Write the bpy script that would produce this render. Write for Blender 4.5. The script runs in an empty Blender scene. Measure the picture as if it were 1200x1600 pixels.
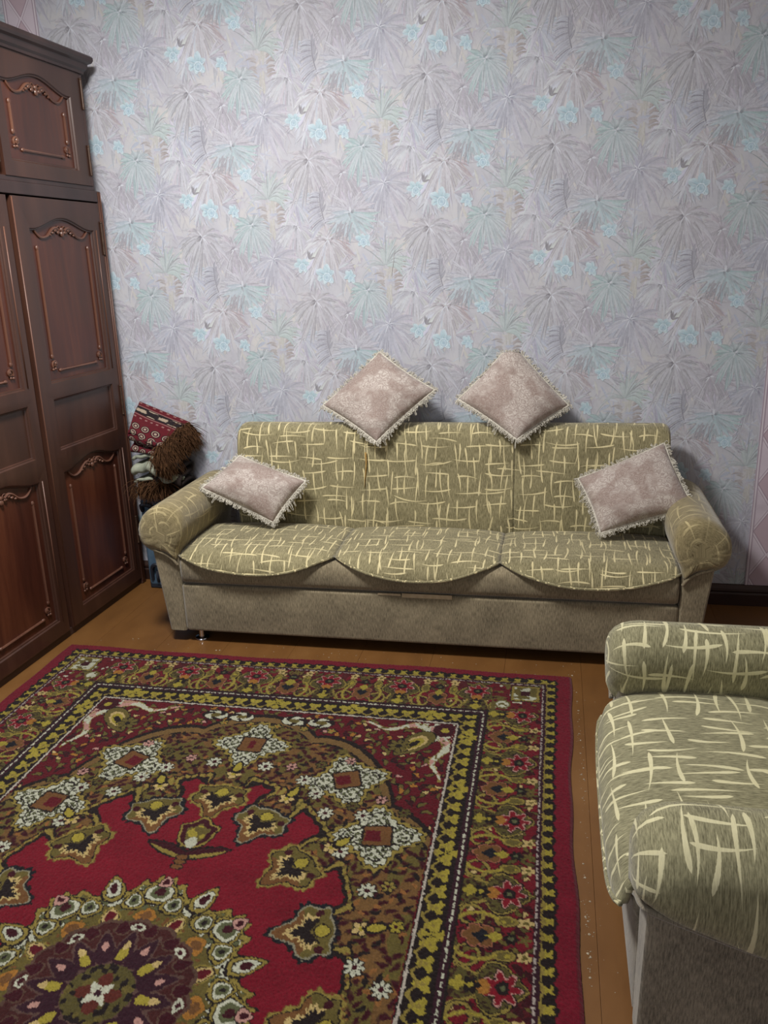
import bpy, bmesh, math, random
import numpy as np
from mathutils import Vector, Matrix, Euler

scn = bpy.context.scene
COL = scn.collection
PI = math.pi

# ---------------------------------------------------------------- camera, world, lights, exposure
def look_matrix(yaw, pitch, roll):
    f = Vector((math.sin(yaw)*math.cos(pitch), math.cos(yaw)*math.cos(pitch), math.sin(pitch)))
    r = f.cross(Vector((0, 0, 1))).normalized()
    u = r.cross(f)
    r2 = math.cos(roll)*r + math.sin(roll)*u
    u2 = -math.sin(roll)*r + math.cos(roll)*u
    return Matrix((r2, u2, -f)).transposed().to_4x4()

cam = bpy.data.cameras.new('camera')
cam.sensor_fit = 'VERTICAL'
cam.sensor_height = 36.0
cam.sensor_width = 27.0
cam.lens = 1281.4*36.0/1600.0
cam.clip_start = 0.02
camo = bpy.data.objects.new('camera', cam)
camo.matrix_world = Matrix.Translation((1.5576, -3.7586, 1.5815)) @ look_matrix(-0.2088, -0.2984, -0.0366)
COL.objects.link(camo)
scn.camera = camo

w = bpy.data.worlds.new('world')
scn.world = w
w.use_nodes = True
w.node_tree.nodes['Background'].inputs[0].default_value = (0.8, 0.85, 1.0, 1)
w.node_tree.nodes['Background'].inputs[1].default_value = 0.3

def area(name, loc, aim, size, power, color, sy=None):
    l = bpy.data.lights.new(name, 'AREA')
    l.energy = power
    l.color = color
    l.shape = 'RECTANGLE' if sy else 'DISK'
    l.size = size
    if sy: l.size_y = sy
    o = bpy.data.objects.new(name, l)
    o.location = loc
    o.rotation_euler = (Vector(aim)-Vector(loc)).to_track_quat('-Z', 'Y').to_euler()
    COL.objects.link(o)
    return o
area('ceiling_lamp_light', (0.25, -1.75, 2.95), (0.35, -1.6, 0), 0.5, 95, (1.0, 0.975, 0.94))
area('rear_fill_light', (0.2, -5.05, 1.75), (0.7, 0, 1.3), 1.4, 20, (0.84, 0.91, 1.0), 1.5)  # soft fill added behind the camera; no window is built there

scn.view_settings.view_transform = 'Standard'
scn.view_settings.look = 'None'
scn.view_settings.gamma = 1.0
scn.view_settings.use_curve_mapping = False
scn.view_settings.exposure = 0.0

# ---------------------------------------------------------------- helpers
def S(r, g, b, a=1.0):
    def c(x):
        x /= 255.0
        return x/12.92 if x <= 0.04045 else ((x+0.055)/1.055)**2.4
    return (c(r), c(g), c(b), a)

def tag(o, label=None, cat=None, group=None, kind=None):
    if label: o['label'] = label
    if cat: o['category'] = cat
    if group: o['group'] = group
    if kind: o['kind'] = kind
    return o

def empty(name, loc=(0, 0, 0), rot=(0, 0, 0)):
    o = bpy.data.objects.new(name, None)
    o.empty_display_size = 0.1
    o.location = loc
    o.rotation_euler = rot
    COL.objects.link(o)
    return o

def mesh(name, verts, faces, mat, parent=None, uv=None, smooth=True, col=None):
    me = bpy.data.meshes.new(name)
    me.from_pydata([tuple(map(float, v)) for v in verts], [], [tuple(map(int, f)) for f in faces])
    return finish(name, me, mat, parent, uv, smooth, col)

def finish(name, me, mat, parent=None, uv=None, smooth=True, col=None):
    if mat: me.materials.append(mat)
    n = len(me.loops)
    if uv is not None:
        li = np.zeros(n, np.int32)
        me.loops.foreach_get('vertex_index', li)
        lay = me.uv_layers.new(name='UVMap')
        lay.data.foreach_set('uv', np.asarray(uv, np.float32)[li].ravel())
    if col is not None:
        at = me.color_attributes.new('Col', 'FLOAT_COLOR', 'POINT')
        at.data.foreach_set('color', np.asarray(col, np.float32).ravel())
    me.polygons.foreach_set('use_smooth', np.full(len(me.polygons), bool(smooth)))
    me.update()
    o = bpy.data.objects.new(name, me)
    COL.objects.link(o)
    if parent is not None: o.parent = parent
    return o

class MB:
    """collects shapes into one mesh"""
    def __init__(s): s.v = []; s.f = []
    def add(s, v, f):
        n = len(s.v)
        s.v += [tuple(p) for p in v]
        s.f += [tuple(i+n for i in q) for q in f]
    def box(s, a, b, bev=0.0):
        x0, y0, z0 = a; x1, y1, z1 = b
        e = min(bev, abs(x1-x0)/2.01, abs(y1-y0)/2.01, abs(z1-z0)/2.01)
        if e <= 0:
            v = [(x, y, z) for x in (x0, x1) for y in (y0, y1) for z in (z0, z1)]
            s.add(v, [(0, 1, 3, 2), (4, 6, 7, 5), (0, 4, 5, 1), (2, 3, 7, 6), (0, 2, 6, 4), (1, 5, 7, 3)])
            return
        bm = bmesh.new()
        bmesh.ops.create_cube(bm, size=1)
        for q in bm.verts:
            q.co = Vector(((x0+x1)/2+q.co.x*(x1-x0), (y0+y1)/2+q.co.y*(y1-y0), (z0+z1)/2+q.co.z*(z1-z0)))
        bmesh.ops.bevel(bm, geom=bm.edges[:], offset=e, segments=2, affect='EDGES', profile=0.5)
        s.bm(bm)
    def bm(s, bm):
        bm.verts.index_update()
        s.add([v.co[:] for v in bm.verts], [[v.index for v in f.verts] for f in bm.faces])
        bm.free()
    def grid(s, P, cu=False, cv=False):
        nu, nv = len(P), len(P[0])
        v = [p for row in P for p in row]
        f = []
        for i in range(nu if cu else nu-1):
            for j in range(nv if cv else nv-1):
                a, b = i, (i+1) % nu
                c, d = j, (j+1) % nv
                f.append((a*nv+c, b*nv+c, b*nv+d, a*nv+d))
        s.add(v, f)
    def tube(s, pts, r, n=6, closed=False, cap=True, flat=1.0):
        pts = [Vector(p) for p in pts]
        m = len(pts)
        rs = r if hasattr(r, '__len__') else [r]*m
        rows = []
        up = None
        for i, p in enumerate(pts):
            a = pts[(i-1) % m] if (closed or i > 0) else p
            b = pts[(i+1) % m] if (closed or i < m-1) else p
            t = (b-a)
            if t.length < 1e-9: t = Vector((0, 0, 1))
            t.normalize()
            if up is None:
                up = Vector((1, 0, 0)) if abs(t.x) < 0.8 else Vector((0, 1, 0))
            up = (up - t*up.dot(t))
            if up.length < 1e-6: up = t.orthogonal()
            up.normalize()
            q = t.cross(up)
            rows.append([p + rs[i]*(flat*math.cos(2*PI*k/n)*up + math.sin(2*PI*k/n)*q) for k in range(n)])
        base = len(s.v)
        s.grid(rows, cu=closed, cv=True)
        if cap and not closed:
            s.f.append(tuple(base+k for k in range(n))[::-1])
            s.f.append(tuple(base+(m-1)*n+k for k in range(n)))
    def ball(s, c, r, n=8, m=6):
        rx, ry, rz = r if hasattr(r, '__len__') else (r, r, r)
        P = [[(c[0]+rx*math.sin(PI*i/m)*math.cos(2*PI*j/n), c[1]+ry*math.sin(PI*i/m)*math.sin(2*PI*j/n), c[2]+rz*math.cos(PI*i/m)) for j in range(n)] for i in range(m+1)]
        s.grid(P, cv=True)
    def lathe(s, prof, c=(0, 0, 0), n=20):
        s.grid([[(c[0]+r*math.cos(2*PI*j/n), c[1]+r*math.sin(2*PI*j/n), c[2]+z) for j in range(n)] for r, z in prof], cv=True)
    def build(s, name, mat, parent=None, smooth=False, weld=False):
        o = mesh(name, s.v, s.f, mat, parent, smooth=smooth)
        fixn(o.data, weld)
        return o

def fixn(me, weld=False):
    bm = bmesh.new()
    bm.from_mesh(me)
    if weld: bmesh.ops.remove_doubles(bm, verts=bm.verts, dist=1e-5)
    bmesh.ops.recalc_face_normals(bm, faces=bm.faces)
    bm.to_mesh(me)
    bm.free()
    me.update()

def autosmooth(o, ang=0.6):
    me = o.data
    me.polygons.foreach_set('use_smooth', np.ones(len(me.polygons), bool))
    bm = bmesh.new(); bm.from_mesh(me)
    for e in bm.edges:
        if len(e.link_faces) == 2 and e.calc_face_angle(0) > ang: e.smooth = False
    bm.to_mesh(me); bm.free()
    return o

def catmull(pts, n=8, closed=False):
    P = [Vector(p) for p in pts]
    out = []
    m = len(P)
    for i in range(m if closed else m-1):
        p0 = P[(i-1) % m] if (closed or i > 0) else P[i]
        p1 = P[i]; p2 = P[(i+1) % m]
        p3 = P[(i+2) % m] if (closed or i < m-2) else p2
        for k in range(n):
            t = k/n
            out.append(0.5*((2*p1)+(p2-p0)*t+(2*p0-5*p1+4*p2-p3)*t*t+(3*p1-p0-3*p2+p3)*t**3))
    if not closed: out.append(P[-1])
    return out

# ---------------------------------------------------------------- node DSL
class X:
    """a shader socket with arithmetic"""
    def __init__(s, nt, k): s.nt = nt; s.k = k
    def _m(s, op, *a):
        n = s.nt.nodes.new('ShaderNodeMath'); n.operation = op
        for i, q in enumerate(a):
            if isinstance(q, X): s.nt.links.new(q.k, n.inputs[i])
            else: n.inputs[i].default_value = q
        return X(s.nt, n.outputs[0])
    def __add__(s, o): return s._m('ADD', s, o)
    __radd__ = __add__
    def __sub__(s, o): return s._m('SUBTRACT', s, o)
    def __rsub__(s, o): return s._m('SUBTRACT', o, s)
    def __mul__(s, o): return s._m('MULTIPLY', s, o)
    __rmul__ = __mul__
    def __truediv__(s, o): return s._m('DIVIDE', s, o)
    def __rtruediv__(s, o): return s._m('DIVIDE', o, s)
    def abs(s): return s._m('ABSOLUTE', s)
    def floor(s): return s._m('FLOOR', s)
    def round(s): return s._m('ROUND', s)
    def frac(s): return s._m('FRACT', s)
    def sin(s): return s._m('SINE', s)
    def cos(s): return s._m('COSINE', s)
    def sqrt(s): return s._m('SQRT', s)
    def pow(s, e): return s._m('POWER', s, e)
    def min(s, o): return s._m('MINIMUM', s, o)
    def max(s, o): return s._m('MAXIMUM', s, o)
    def lt(s, o): return s._m('LESS_THAN', s, o)
    def gt(s, o): return s._m('GREATER_THAN', s, o)
    def atan2(s, o): return s._m('ARCTAN2', s, o)
    def clamp(s):
        r = s._m('ADD', s, 0.0); r.k.node.use_clamp = True
        return r
    def step(s, a, b):
        n = s.nt.nodes.new('ShaderNodeMapRange'); n.interpolation_type = 'SMOOTHSTEP'
        for i, q in ((0, s), (1, a), (2, b)):
            if isinstance(q, X): s.nt.links.new(q.k, n.inputs[i])
            else: n.inputs[i].default_value = q
        return X(s.nt, n.outputs[0])

def setin(nt, sock, q):
    if isinstance(q, X): nt.links.new(q.k, sock)
    else: sock.default_value = q

def xyz(nt, x, y, z=0.0):
    n = nt.nodes.new('ShaderNodeCombineXYZ')
    for i, q in enumerate((x, y, z)): setin(nt, n.inputs[i], q)
    return X(nt, n.outputs[0])

def sep(nt, v):
    n = nt.nodes.new('ShaderNodeSeparateXYZ')
    nt.links.new(v.k, n.inputs[0])
    return [X(nt, o) for o in n.outputs]

def noise(nt, v, scale=1.0, detail=2.0, rough=0.5, color=False, dist=0.0):
    n = nt.nodes.new('ShaderNodeTexNoise')
    nt.links.new(v.k, n.inputs['Vector'])
    n.inputs['Scale'].default_value = scale
    n.inputs['Detail'].default_value = detail
    n.inputs['Roughness'].default_value = rough
    n.inputs['Distortion'].default_value = dist
    return X(nt, n.outputs[1 if color else 0])

def white(nt, v, color=False):
    n = nt.nodes.new('ShaderNodeTexWhiteNoise'); n.noise_dimensions = '3D'
    nt.links.new(v.k, n.inputs['Vector'])
    return X(nt, n.outputs[1 if color else 0])

def voro(nt, v, scale, feat='F1', out=0):
    n = nt.nodes.new('ShaderNodeTexVoronoi'); n.feature = feat
    nt.links.new(v.k, n.inputs['Vector'])
    n.inputs['Scale'].default_value = scale
    return X(nt, n.outputs[out])

def mix(nt, f, a, b, mode='MIX'):
    n = nt.nodes.new('ShaderNodeMix'); n.data_type = 'RGBA'; n.blend_type = mode
    setin(nt, n.inputs[0], f); setin(nt, n.inputs[6], a); setin(nt, n.inputs[7], b)
    return X(nt, n.outputs[2])

def ramp(nt, f, stops):
    n = nt.nodes.new('ShaderNodeValToRGB')
    e = n.color_ramp.elements
    while len(e) < len(stops): e.new(0.5)
    for i, (p, c) in enumerate(stops):
        e[i].position = p; e[i].color = c
    nt.links.new(f.k, n.inputs[0])
    return X(nt, n.outputs[0])

def coord(nt, which='Object'):
    n = nt.nodes.new('ShaderNodeTexCoord')
    return X(nt, n.outputs[which])

def new_mat(name, rough=0.7, spec=0.5, metal=0.0, coat=0.0, sheen=0.0):
    m = bpy.data.materials.new(name); m.use_nodes = True
    nt = m.node_tree
    b = nt.nodes['Principled BSDF']
    b.inputs['Roughness'].default_value = rough
    b.inputs['Specular IOR Level'].default_value = spec
    b.inputs['Metallic'].default_value = metal
    b.inputs['Coat Weight'].default_value = coat
    b.inputs['Sheen Weight'].default_value = sheen
    return m, nt, b

def bump(nt, b, h, strength=0.3, dist=0.002):
    n = nt.nodes.new('ShaderNodeBump')
    n.inputs['Strength'].default_value = strength
    n.inputs['Distance'].default_value = dist
    nt.links.new(h.k, n.inputs['Height'])
    nt.links.new(n.outputs[0], b.inputs['Normal'])

def put(nt, b, c, sock='Base Color'): nt.links.new(c.k, b.inputs[sock])

def noisy(name, c1, c2, scale=8, rough=0.7, spec=0.4, bs=0.2, bscale=None, metal=0, coat=0, stretch=(1, 1, 1), sheen=0):
    m, nt, b = new_mat(name, rough, spec, metal, coat, sheen)
    x, y, z = sep(nt, coord(nt))
    v = xyz(nt, x*stretch[0], y*stretch[1], z*stretch[2])
    f = noise(nt, v, scale, 4, 0.6)
    put(nt, b, ramp(nt, f, [(0.3, c1), (0.7, c2)]))
    if bs: bump(nt, b, noise(nt, v, bscale or scale*6, 3, 0.6), bs, 0.002)
    return m

# ---------------------------------------------------------------- wallpaper
TW, TH = 0.53, 0.601
DZ = 2.4157           # height of the lattice origin above the floor

def make_wallpaper():
    m, nt, b = new_mat('wallpaper_ground', 0.62, 0.25)
    x, y, z = sep(nt, coord(nt))
    n1 = noise(nt, xyz(nt, x*7, z*7, 1.0), 1.0, 3, 0.6)
    c = ramp(nt, n1, [(0.3, S(180, 181, 191)), (0.5, S(190, 191, 199)), (0.7, S(198, 197, 198))])
    br = noise(nt, xyz(nt, x*60+z*30, z*18, 1.0), 1.0, 3, 0.6)
    c = mix(nt, br.step(0.5, 0.75)*0.4, c, S(166, 165, 174))
    put(nt, b, c)
    return m
def make_print():
    m, nt, b = new_mat('wallpaper_leaf_print', 0.62, 0.25)
    n = nt.nodes.new('ShaderNodeAttribute'); n.attribute_name = 'Col'
    c = X(nt, n.outputs['Color'])
    x, y, z = sep(nt, coord(nt))
    gr = noise(nt, xyz(nt, x*110+z*40, z*70-x*25, 4.0), 1.0, 2, 0.65, dist=0.8)
    c = mix(nt, gr.step(0.45, 0.70)*0.16, c, S(214, 216, 224))
    c = mix(nt, gr.step(0.50, 0.30)*0.14, c, S(138, 136, 146))
    big = noise(nt, xyz(nt, x*1.3, z*1.3, 9.0), 1.0, 2, 0.5)
    c = mix(nt, big.step(0.45, 0.7)*0.08, c, S(186, 174, 178))
    put(nt, b, c)
    return m

M = {}
M['wallpaper'] = make_wallpaper()
M['print'] = make_print()

class Painter:
    """lays embossed brush strokes (thin ribbons with a colour per vertex) for one repeat of the wallpaper"""
    def __init__(s, seed):
        s.r = random.Random(seed); s.v = []; s.c = []; s.f = []; s.n = 0
    def jit(s, c, a):
        d = s.r.uniform(-a, a)
        return tuple(min(255, max(0, q+d+s.r.uniform(-a*0.3, a*0.3))) for q in c)
    def ribbon(s, pts, wid, cols, cl=None, cr=None, three=True):
        """pts (x,z); wid, cols per point; cl/cr tint of the left and right edge"""
        lay = s.n; s.n += 1
        base = len(s.v)
        m = len(pts)
        for i, (x, z) in enumerate(pts):
            a = pts[max(i-1, 0)]; b_ = pts[min(i+1, m-1)]
            tx, tz = b_[0]-a[0], b_[1]-a[1]
            L = math.hypot(tx, tz) or 1.0
            nx, nz = -tz/L*wid[i], tx/L*wid[i]
            cc = cols[i]
            s.v.append((x+nx, z+nz, lay)); s.c.append(cl[i] if cl else cc)
            if three: s.v.append((x, z, lay)); s.c.append(cc)
            s.v.append((x-nx, z-nz, lay)); s.c.append(cr[i] if cr else cc)
        k = 3 if three else 2
        for i in range(m-1):
            for q in range(k-1):
                a = base+i*k+q
                s.f.append((a, a+1, a+k+1, a+k))
    def blade(s, cx, cz, th, L, W, droop, c0, c1, edge=None, r0=0.06, n=6, wid_pow=0.8, three=True, curl=0.0):
        """th measured from up, clockwise; tip bends down by droop"""
        d = (math.sin(th), math.cos(th))
        side = (d[1], -d[0])
        pts, w, cols, cl, cr = [], [], [], [], []
        ed = s.r.uniform(-1, 1)
        for i in range(n):
            t = r0+(1-r0)*i/(n-1)
            x = cx+L*(d[0]*t*(1-0.15*droop*t)+side[0]*curl*t*t)
            z = cz+L*(d[1]*t-droop*t*t*0.55+side[1]*curl*t*t)
            pts.append((x, z))
            w.append(W*(math.sin(PI*min(t**wid_pow, 1))**0.8*0.95+0.05)*0.5 if i < n-1 else 0.0002)
            cc = tuple(a+(b_-a)*t for a, b_ in zip(c0, c1))
            cols.append(cc)
            e = edge or (150, 147, 157)
            k = 0.55*max(0, t-0.15)
            hi = tuple(q+(218-q)*0.45*max(0, t-0.1) for q in cc)
            dk = tuple(q+(ee-q)*k for q, ee in zip(cc, e))
            if ed > 0: cl.append(dk); cr.append(hi)
            else: cl.append(hi); cr.append(dk)
        s.ribbon(pts, w, cols, cl, cr, three)
    def fan(s, cx, cz, R, ca, cb, dark=(132, 129, 138), light=(212, 213, 222), a0=-PI, a1=PI, droop=0.75, up=0.55, n=34, W=0.135, thin=30, core=True, lean=0.0):
        """a palm crown: broad body blades, then fine light and dark strokes"""
        r = s.r
        n = int(n*1.5); thin = int(thin*2.0)
        ths = [a0+(a1-a0)*(i+r.uniform(0.1, 0.9))/n for i in range(n)]
        p1, p2 = r.uniform(0, 6), r.uniform(0, 6)
        ths = [t+0.10*math.sin(7*t+p1)+0.05*math.sin(13*t+p2) for t in ths]
        ths.sort(key=lambda t: abs(t)+r.uniform(-0.7, 0.7))
        def ln(t):
            k = (1-math.cos(t))/2            # 0 up .. 1 down
            return R*(up+(1-up)*k**0.6)
        for t in ths:
            k = 0.5+0.5*math.sin(t)
            c = tuple(a+(b_-a)*min(1, max(0, k+r.uniform(-0.25, 0.25))) for a, b_ in zip(ca, cb))
            c0 = s.jit(tuple(q-4 for q in c), 7); c1 = s.jit(tuple(q+4 for q in c), 9)
            s.blade(cx+r.uniform(-.03, .03)*R, cz+r.uniform(-.03, .03)*R, t+lean, ln(t)*r.uniform(0.62, 1.10), R*W*r.uniform(0.8, 1.25), droop*r.uniform(0.7, 1.2), c0, c1, dark, curl=r.uniform(-0.16, 0.16)+0.10*math.sin(5*t+p1))
        for _ in range(thin):
            t = r.uniform(a0, a1)
            c = dark if r.random() < 0.40 else light
            k = r.uniform(0.25, 0.8)
            bc = tuple(a+(b_-a)*0.5 for a, b_ in zip(ca, cb))
            cc = tuple(b_+(a-b_)*k for a, b_ in zip(c, bc))
            L = ln(t)*r.uniform(0.5, 1.02)
            s.blade(cx, cz, t+lean, L, R*0.042*r.uniform(0.6, 1.5), droop*r.uniform(0.7, 1.2), s.jit(bc, 4), cc, None, r0=r.choice([0.08, 0.25, 0.45, 0.6]), n=5, three=False, curl=r.uniform(-0.06, 0.06))
        if core:
            for _ in range(4):
                s.blade(cx+r.uniform(-.1, .1)*R, cz+r.uniform(-.06, .06)*R, r.uniform(-PI, PI), R*0.22, R*0.07, 0.2, dark, s.jit(ca, 8), n=4, three=False)
            for _ in range(5):
                s.blade(cx, cz, r.uniform(-PI, PI), R*r.uniform(0.12, 0.3), R*0.03, 0.4, light, s.jit(light, 6), n=4, three=False)
    def poly(s, ring, cen, cr_, cc_):
        lay = s.n; s.n += 1
        base = len(s.v)
        s.v.append((cen[0], cen[1], lay)); s.c.append(cc_)
        for k, (x, z) in enumerate(ring):
            s.v.append((x, z, lay)); s.c.append(cr_[k] if isinstance(cr_, list) else cr_)
        m = len(ring)
        for k in range(m): s.f.append((base, base+1+k, base+1+(k+1) % m))
    def flower(s, cx, cz, R, rot, cup):
        r = s.r
        for k in list(range(0, 6, 2))+list(range(1, 6, 2)):
            t = rot+k*PI/3+r.uniform(-0.22, 0.22)
            L = R*r.uniform(0.78, 1.15)
            d = (math.sin(t), math.cos(t)); sd = (d[1], -d[0])
            ring, cols = [], []
            for i in range(13):
                a = PI*i/12
                q = math.sin(a)**1.1*0.31*(1+0.10*math.sin(5*a+k))
                tt = 0.5-0.5*math.cos(a)
                sgn = 1
                ring.append((cx+L*(d[0]*tt+sd[0]*q), cz+L*(d[1]*tt+sd[1]*q)))
                cols.append(s.jit((178+26*tt, 198+16*tt, 208+13*tt), 8))
            for i in range(11, 0, -1):
                a = PI*i/12
                q = -math.sin(a)**1.1*0.31*(1+0.10*math.sin(4*a+k))
                tt = 0.5-0.5*math.cos(a)
                ring.append((cx+L*(d[0]*tt+sd[0]*q), cz+L*(d[1]*tt+sd[1]*q)))
                cols.append(s.jit((166+24*tt, 187+18*tt, 198+15*tt), 8))
            s.poly(ring, (cx+L*0.45*d[0], cz+L*0.45*d[1]), cols, s.jit((170, 198, 208), 7))
            for _ in range(3):
                s.blade(cx, cz, t+r.uniform(-0.25, 0.25), L*r.uniform(0.6, 0.95), R*0.05, 0, (142, 166, 180), r.choice([(214, 226, 232), (150, 172, 184)]), n=4, three=False, r0=0.3)
        ex, ez = cx+R*0.04, cz-R*0.20
        for q, c_out, c_in in ((1.0, (206, 219, 227), (176, 198, 209)), (0.80, (166, 187, 200), (172, 195, 207)), (0.62, (192, 209, 219), (156, 180, 196))):
            ring = [(ex+R*cup*q*math.cos(a)*(1+0.06*math.sin(7*a)), ez+R*cup*q*1.05*math.sin(a)*(1+0.05*math.cos(6*a))) for a in [2*PI*i/18 for i in range(18)]]
            s.poly(ring, (ex, ez), [s.jit(c_out, 9) for _ in ring], c_in)

def leaf_print():
    P = Painter(12)
    r = P.r
    MAUVE, MAUVE2, LILAC = (184, 180, 190), (177, 172, 181), (180, 183, 198)
    TEAL, GREEN, PALE, BEIGE, GREY = (166, 190, 196), (178, 190, 190), (198, 199, 208), (199, 195, 192), (176, 175, 182)
    # loose underpainting over the whole repeat
    for i in range(260):
        x, z = r.uniform(-TW/2, TW/2), r.uniform(-TH/2, TH/2)
        c = r.choice([MAUVE, GREY, PALE, LILAC, BEIGE, (186, 184, 190)])
        P.blade(x, z, r.uniform(-PI, PI), r.uniform(0.05, 0.11), r.uniform(0.006, 0.016), r.uniform(0, 0.9), P.jit(c, 6), P.jit(c, 8), (160, 158, 167))
    # trunk of the upright palm
    for k in range(12):
        x = -0.238+r.uniform(-0.010, 0.010)
        z = 0.235+r.uniform(-0.10, 0.11)
        P.blade(x, z, r.uniform(-0.1, 0.1)+r.choice([0, PI]), r.uniform(0.05, 0.09), 0.010, 0.0, P.jit((194, 191, 186), 5), P.jit((186, 183, 181), 5), (164, 158, 157))
    P.fan(-0.122, 0.225, 0.125, PALE, MAUVE, up=0.7, thin=22)
    P.fan(-0.125, -0.270, 0.115, PALE, LILAC, droop=0.2, up=0.8, thin=20)
    P.fan(-0.245, 0.085, 0.165, LILAC, MAUVE, (138, 136, 152), droop=0.5, up=0.75, n=38, thin=34)
    P.fan(0.100, -0.165, 0.140, MAUVE, MAUVE2, up=0.75, n=36, thin=36)
    P.fan(-0.049, -0.105, 0.150, (182, 180, 186), MAUVE, (122, 119, 126), up=0.6, n=36, thin=36)
    # brown sprays beside the trunk
    for k in range(10):
        P.blade(-0.215, 0.235+0.012*k, r.uniform(0.6, 1.3), r.uniform(0.05, 0.085), 0.010, r.uniform(0.5, 1.0), (178, 170, 170), (160, 150, 150), (132, 124, 126))
    for k in range(7):
        P.blade(-0.255, 0.22+0.014*k, r.uniform(-1.4, -0.7), r.uniform(0.04, 0.07), 0.009, r.uniform(0.5, 1.0), (180, 174, 174), (166, 158, 158), (136, 130, 132))
    # upright palm with arching leaves
    for k in range(26):
        t = r.uniform(-1.25, 1.25)
        c = r.choice([GREEN, (184, 190, 194), (172, 184, 188)])
        P.blade(-0.250, -0.262, t, r.uniform(0.11, 0.20)*(1-0.15*abs(t)), r.uniform(0.010, 0.018), r.uniform(0.4, 1.1)*(0.35+abs(t)), P.jit((186, 194, 194), 6), P.jit(c, 7), (138, 143, 146), curl=0.05*(1 if t > 0 else -1), n=8)
    for k in range(18):
        t = r.uniform(-1.2, 1.2)
        P.blade(-0.250, -0.262, t, r.uniform(0.10, 0.19), 0.004, r.uniform(0.4, 1.1)*(0.35+abs(t)), (170, 178, 180), r.choice([(214, 220, 224), (136, 140, 144)]), n=7, three=False)
    # drooping crown: pale to the left, brownish to the right
    P.fan(0.020, 0.162, 0.165, (204, 205, 214), (180, 170, 174), (138, 129, 135), droop=0.65, up=0.5, n=42, thin=44)
    P.fan(0.195, -0.066, 0.125, (170, 188, 190), (182, 187, 194), (130, 136, 143), droop=0.5, up=0.55, n=36, thin=36)
    # one-sided feather on a curved stem
    st = []
    for k in range(15):
        t = k/14
        st.append((0.012-0.050*t+0.030*t*t, 0.232+0.125*t))
    for k, (x, z) in enumerate(st):
        P.blade(x, z, -1.15-0.9*(1-k/14)+r.uniform(-0.08, 0.08), 0.090-0.035*k/14, 0.011, 0.75, (176, 176, 187), P.jit((192, 194, 206), 8), (136, 135, 148))
        if k % 2 == 0:
            P.blade(x, z, -1.2-0.8*(1-k/14)+r.uniform(-0.1, 0.1), 0.085-0.035*k/14, 0.0045, 0.55, (150, 148, 160), r.choice([(220, 222, 230), (126, 123, 136)]), n=5, three=False)
        if k > 4: P.blade(x, z, 0.35+r.uniform(-0.2, 0.2), 0.055-0.02*k/14, 0.009, 0.2, (166, 165, 175), (156, 155, 166), (136, 134, 146))
    P.ribbon(st, [0.0022]*15, [(146, 144, 154)]*15, three=False)
    # fan palm: mauve above, teal web below
    P.fan(0.130, 0.272, 0.135, (188, 187, 198), MAUVE, a0=-1.75, a1=1.75, droop=0.35, up=0.9, n=26, thin=26)
    P.fan(0.130, 0.272, 0.128, (180, 190, 200), (167, 188, 192), (130, 133, 140), a0=PI-1.35, a1=PI+1.35, droop=-0.15, up=0.8, n=24, W=0.17, thin=26)
    for k in range(12):
        P.blade(0.130+r.uniform(-0.05, 0.02), 0.262, PI+r.uniform(0.1, 0.75), r.uniform(0.09, 0.135), 0.006, 0.1, (172, 171, 179), (152, 150, 158), r0=0.35, n=5)
    # sprigs behind the flowers
    for cx, cz, t0, t1, n_, L in ((-0.074, 0.080, -0.3, 1.6, 6, 0.046), (0.060, 0.030, 0.4, 2.6, 12, 0.085), (-0.055, 0.015, 2.2, 4.2, 14, 0.085), (-0.10, 0.05, -2.6, -0.9, 8, 0.06), (0.20, 0.14, 0.2, 2.2, 10, 0.07)):
        dk = L < 0.055
        for k in range(n_):
            c = (150, 147, 154) if dk else r.choice([PALE, (186, 190, 200), MAUVE, (172, 170, 180)])
            P.blade(cx, cz, t0+(t1-t0)*r.random(), L*r.uniform(0.7, 1.15), 0.009 if dk else 0.013, 0.25, P.jit(c, 6), P.jit(c, 8), (120, 117, 124))
    P.flower(0.116, -0.002, 0.030, 0.3, 0.36)
    P.flower(0.182, 0.152, 0.036, 0.9, 0.46)
    P.flower(-0.108, 0.056, 0.042, 0.5, 0.38)
    P.flower(0.004, 0.008, 0.050, 0.1, 0.40)
    v = np.array([(a, b_) for a, b_, _ in P.v]); lay = np.array([q for _, _, q in P.v], float)
    srgb = np.array(P.c)/255.0
    # keep the print soft: pull towards the mean tone
    mean = np.array([186, 186, 194])/255.0
    srgb = mean+(srgb-mean)*1.0
    lin = np.where(srgb <= 0.04045, srgb/12.92, ((srgb.clip(0, 1)+0.055)/1.055)**2.4)
    lin = lin*np.array([0.965, 1.0, 1.015])
    quads = [f for f in P.f if len(f) == 4]; tris = [f for f in P.f if len(f) == 3]
    V_, C_, F_ = [], [], []
    n0 = 0
    X0, X1, Z0, Z1 = RX0+0.002, RX1-0.002, 0.002, RZ-0.002
    for k in range(-3, 8):
        for m in range(-8, 9):
            ox, oz = TW*k, DZ-k*TH/2+m*TH
            if ox < X0-0.45 or ox > X1+0.45 or oz < Z0-0.5 or oz > Z1+0.5: continue
            x = v[:, 0]+ox; z = v[:, 1]+oz
            V_.append(np.stack([x.clip(X0, X1), -0.0002-lay*6.5e-7, z.clip(Z0, Z1)], 1)); C_.append(lin)
            inside = (x > X0-0.02) & (x < X1+0.02) & (z > Z0-0.02) & (z < Z1+0.02)
            F_ += [tuple(q+n0 for q in f) for f in P.f if inside[f[0]] or inside[f[-1]]]
            n0 += len(v)
    V_ = np.concatenate(V_); C_ = np.concatenate(C_)
    C_ = np.concatenate([C_, np.ones((len(C_), 1))], 1)
    used = np.zeros(len(V_), bool)
    for f in F_: used[list(f)] = True
    remap = np.cumsum(used)-1
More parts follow.
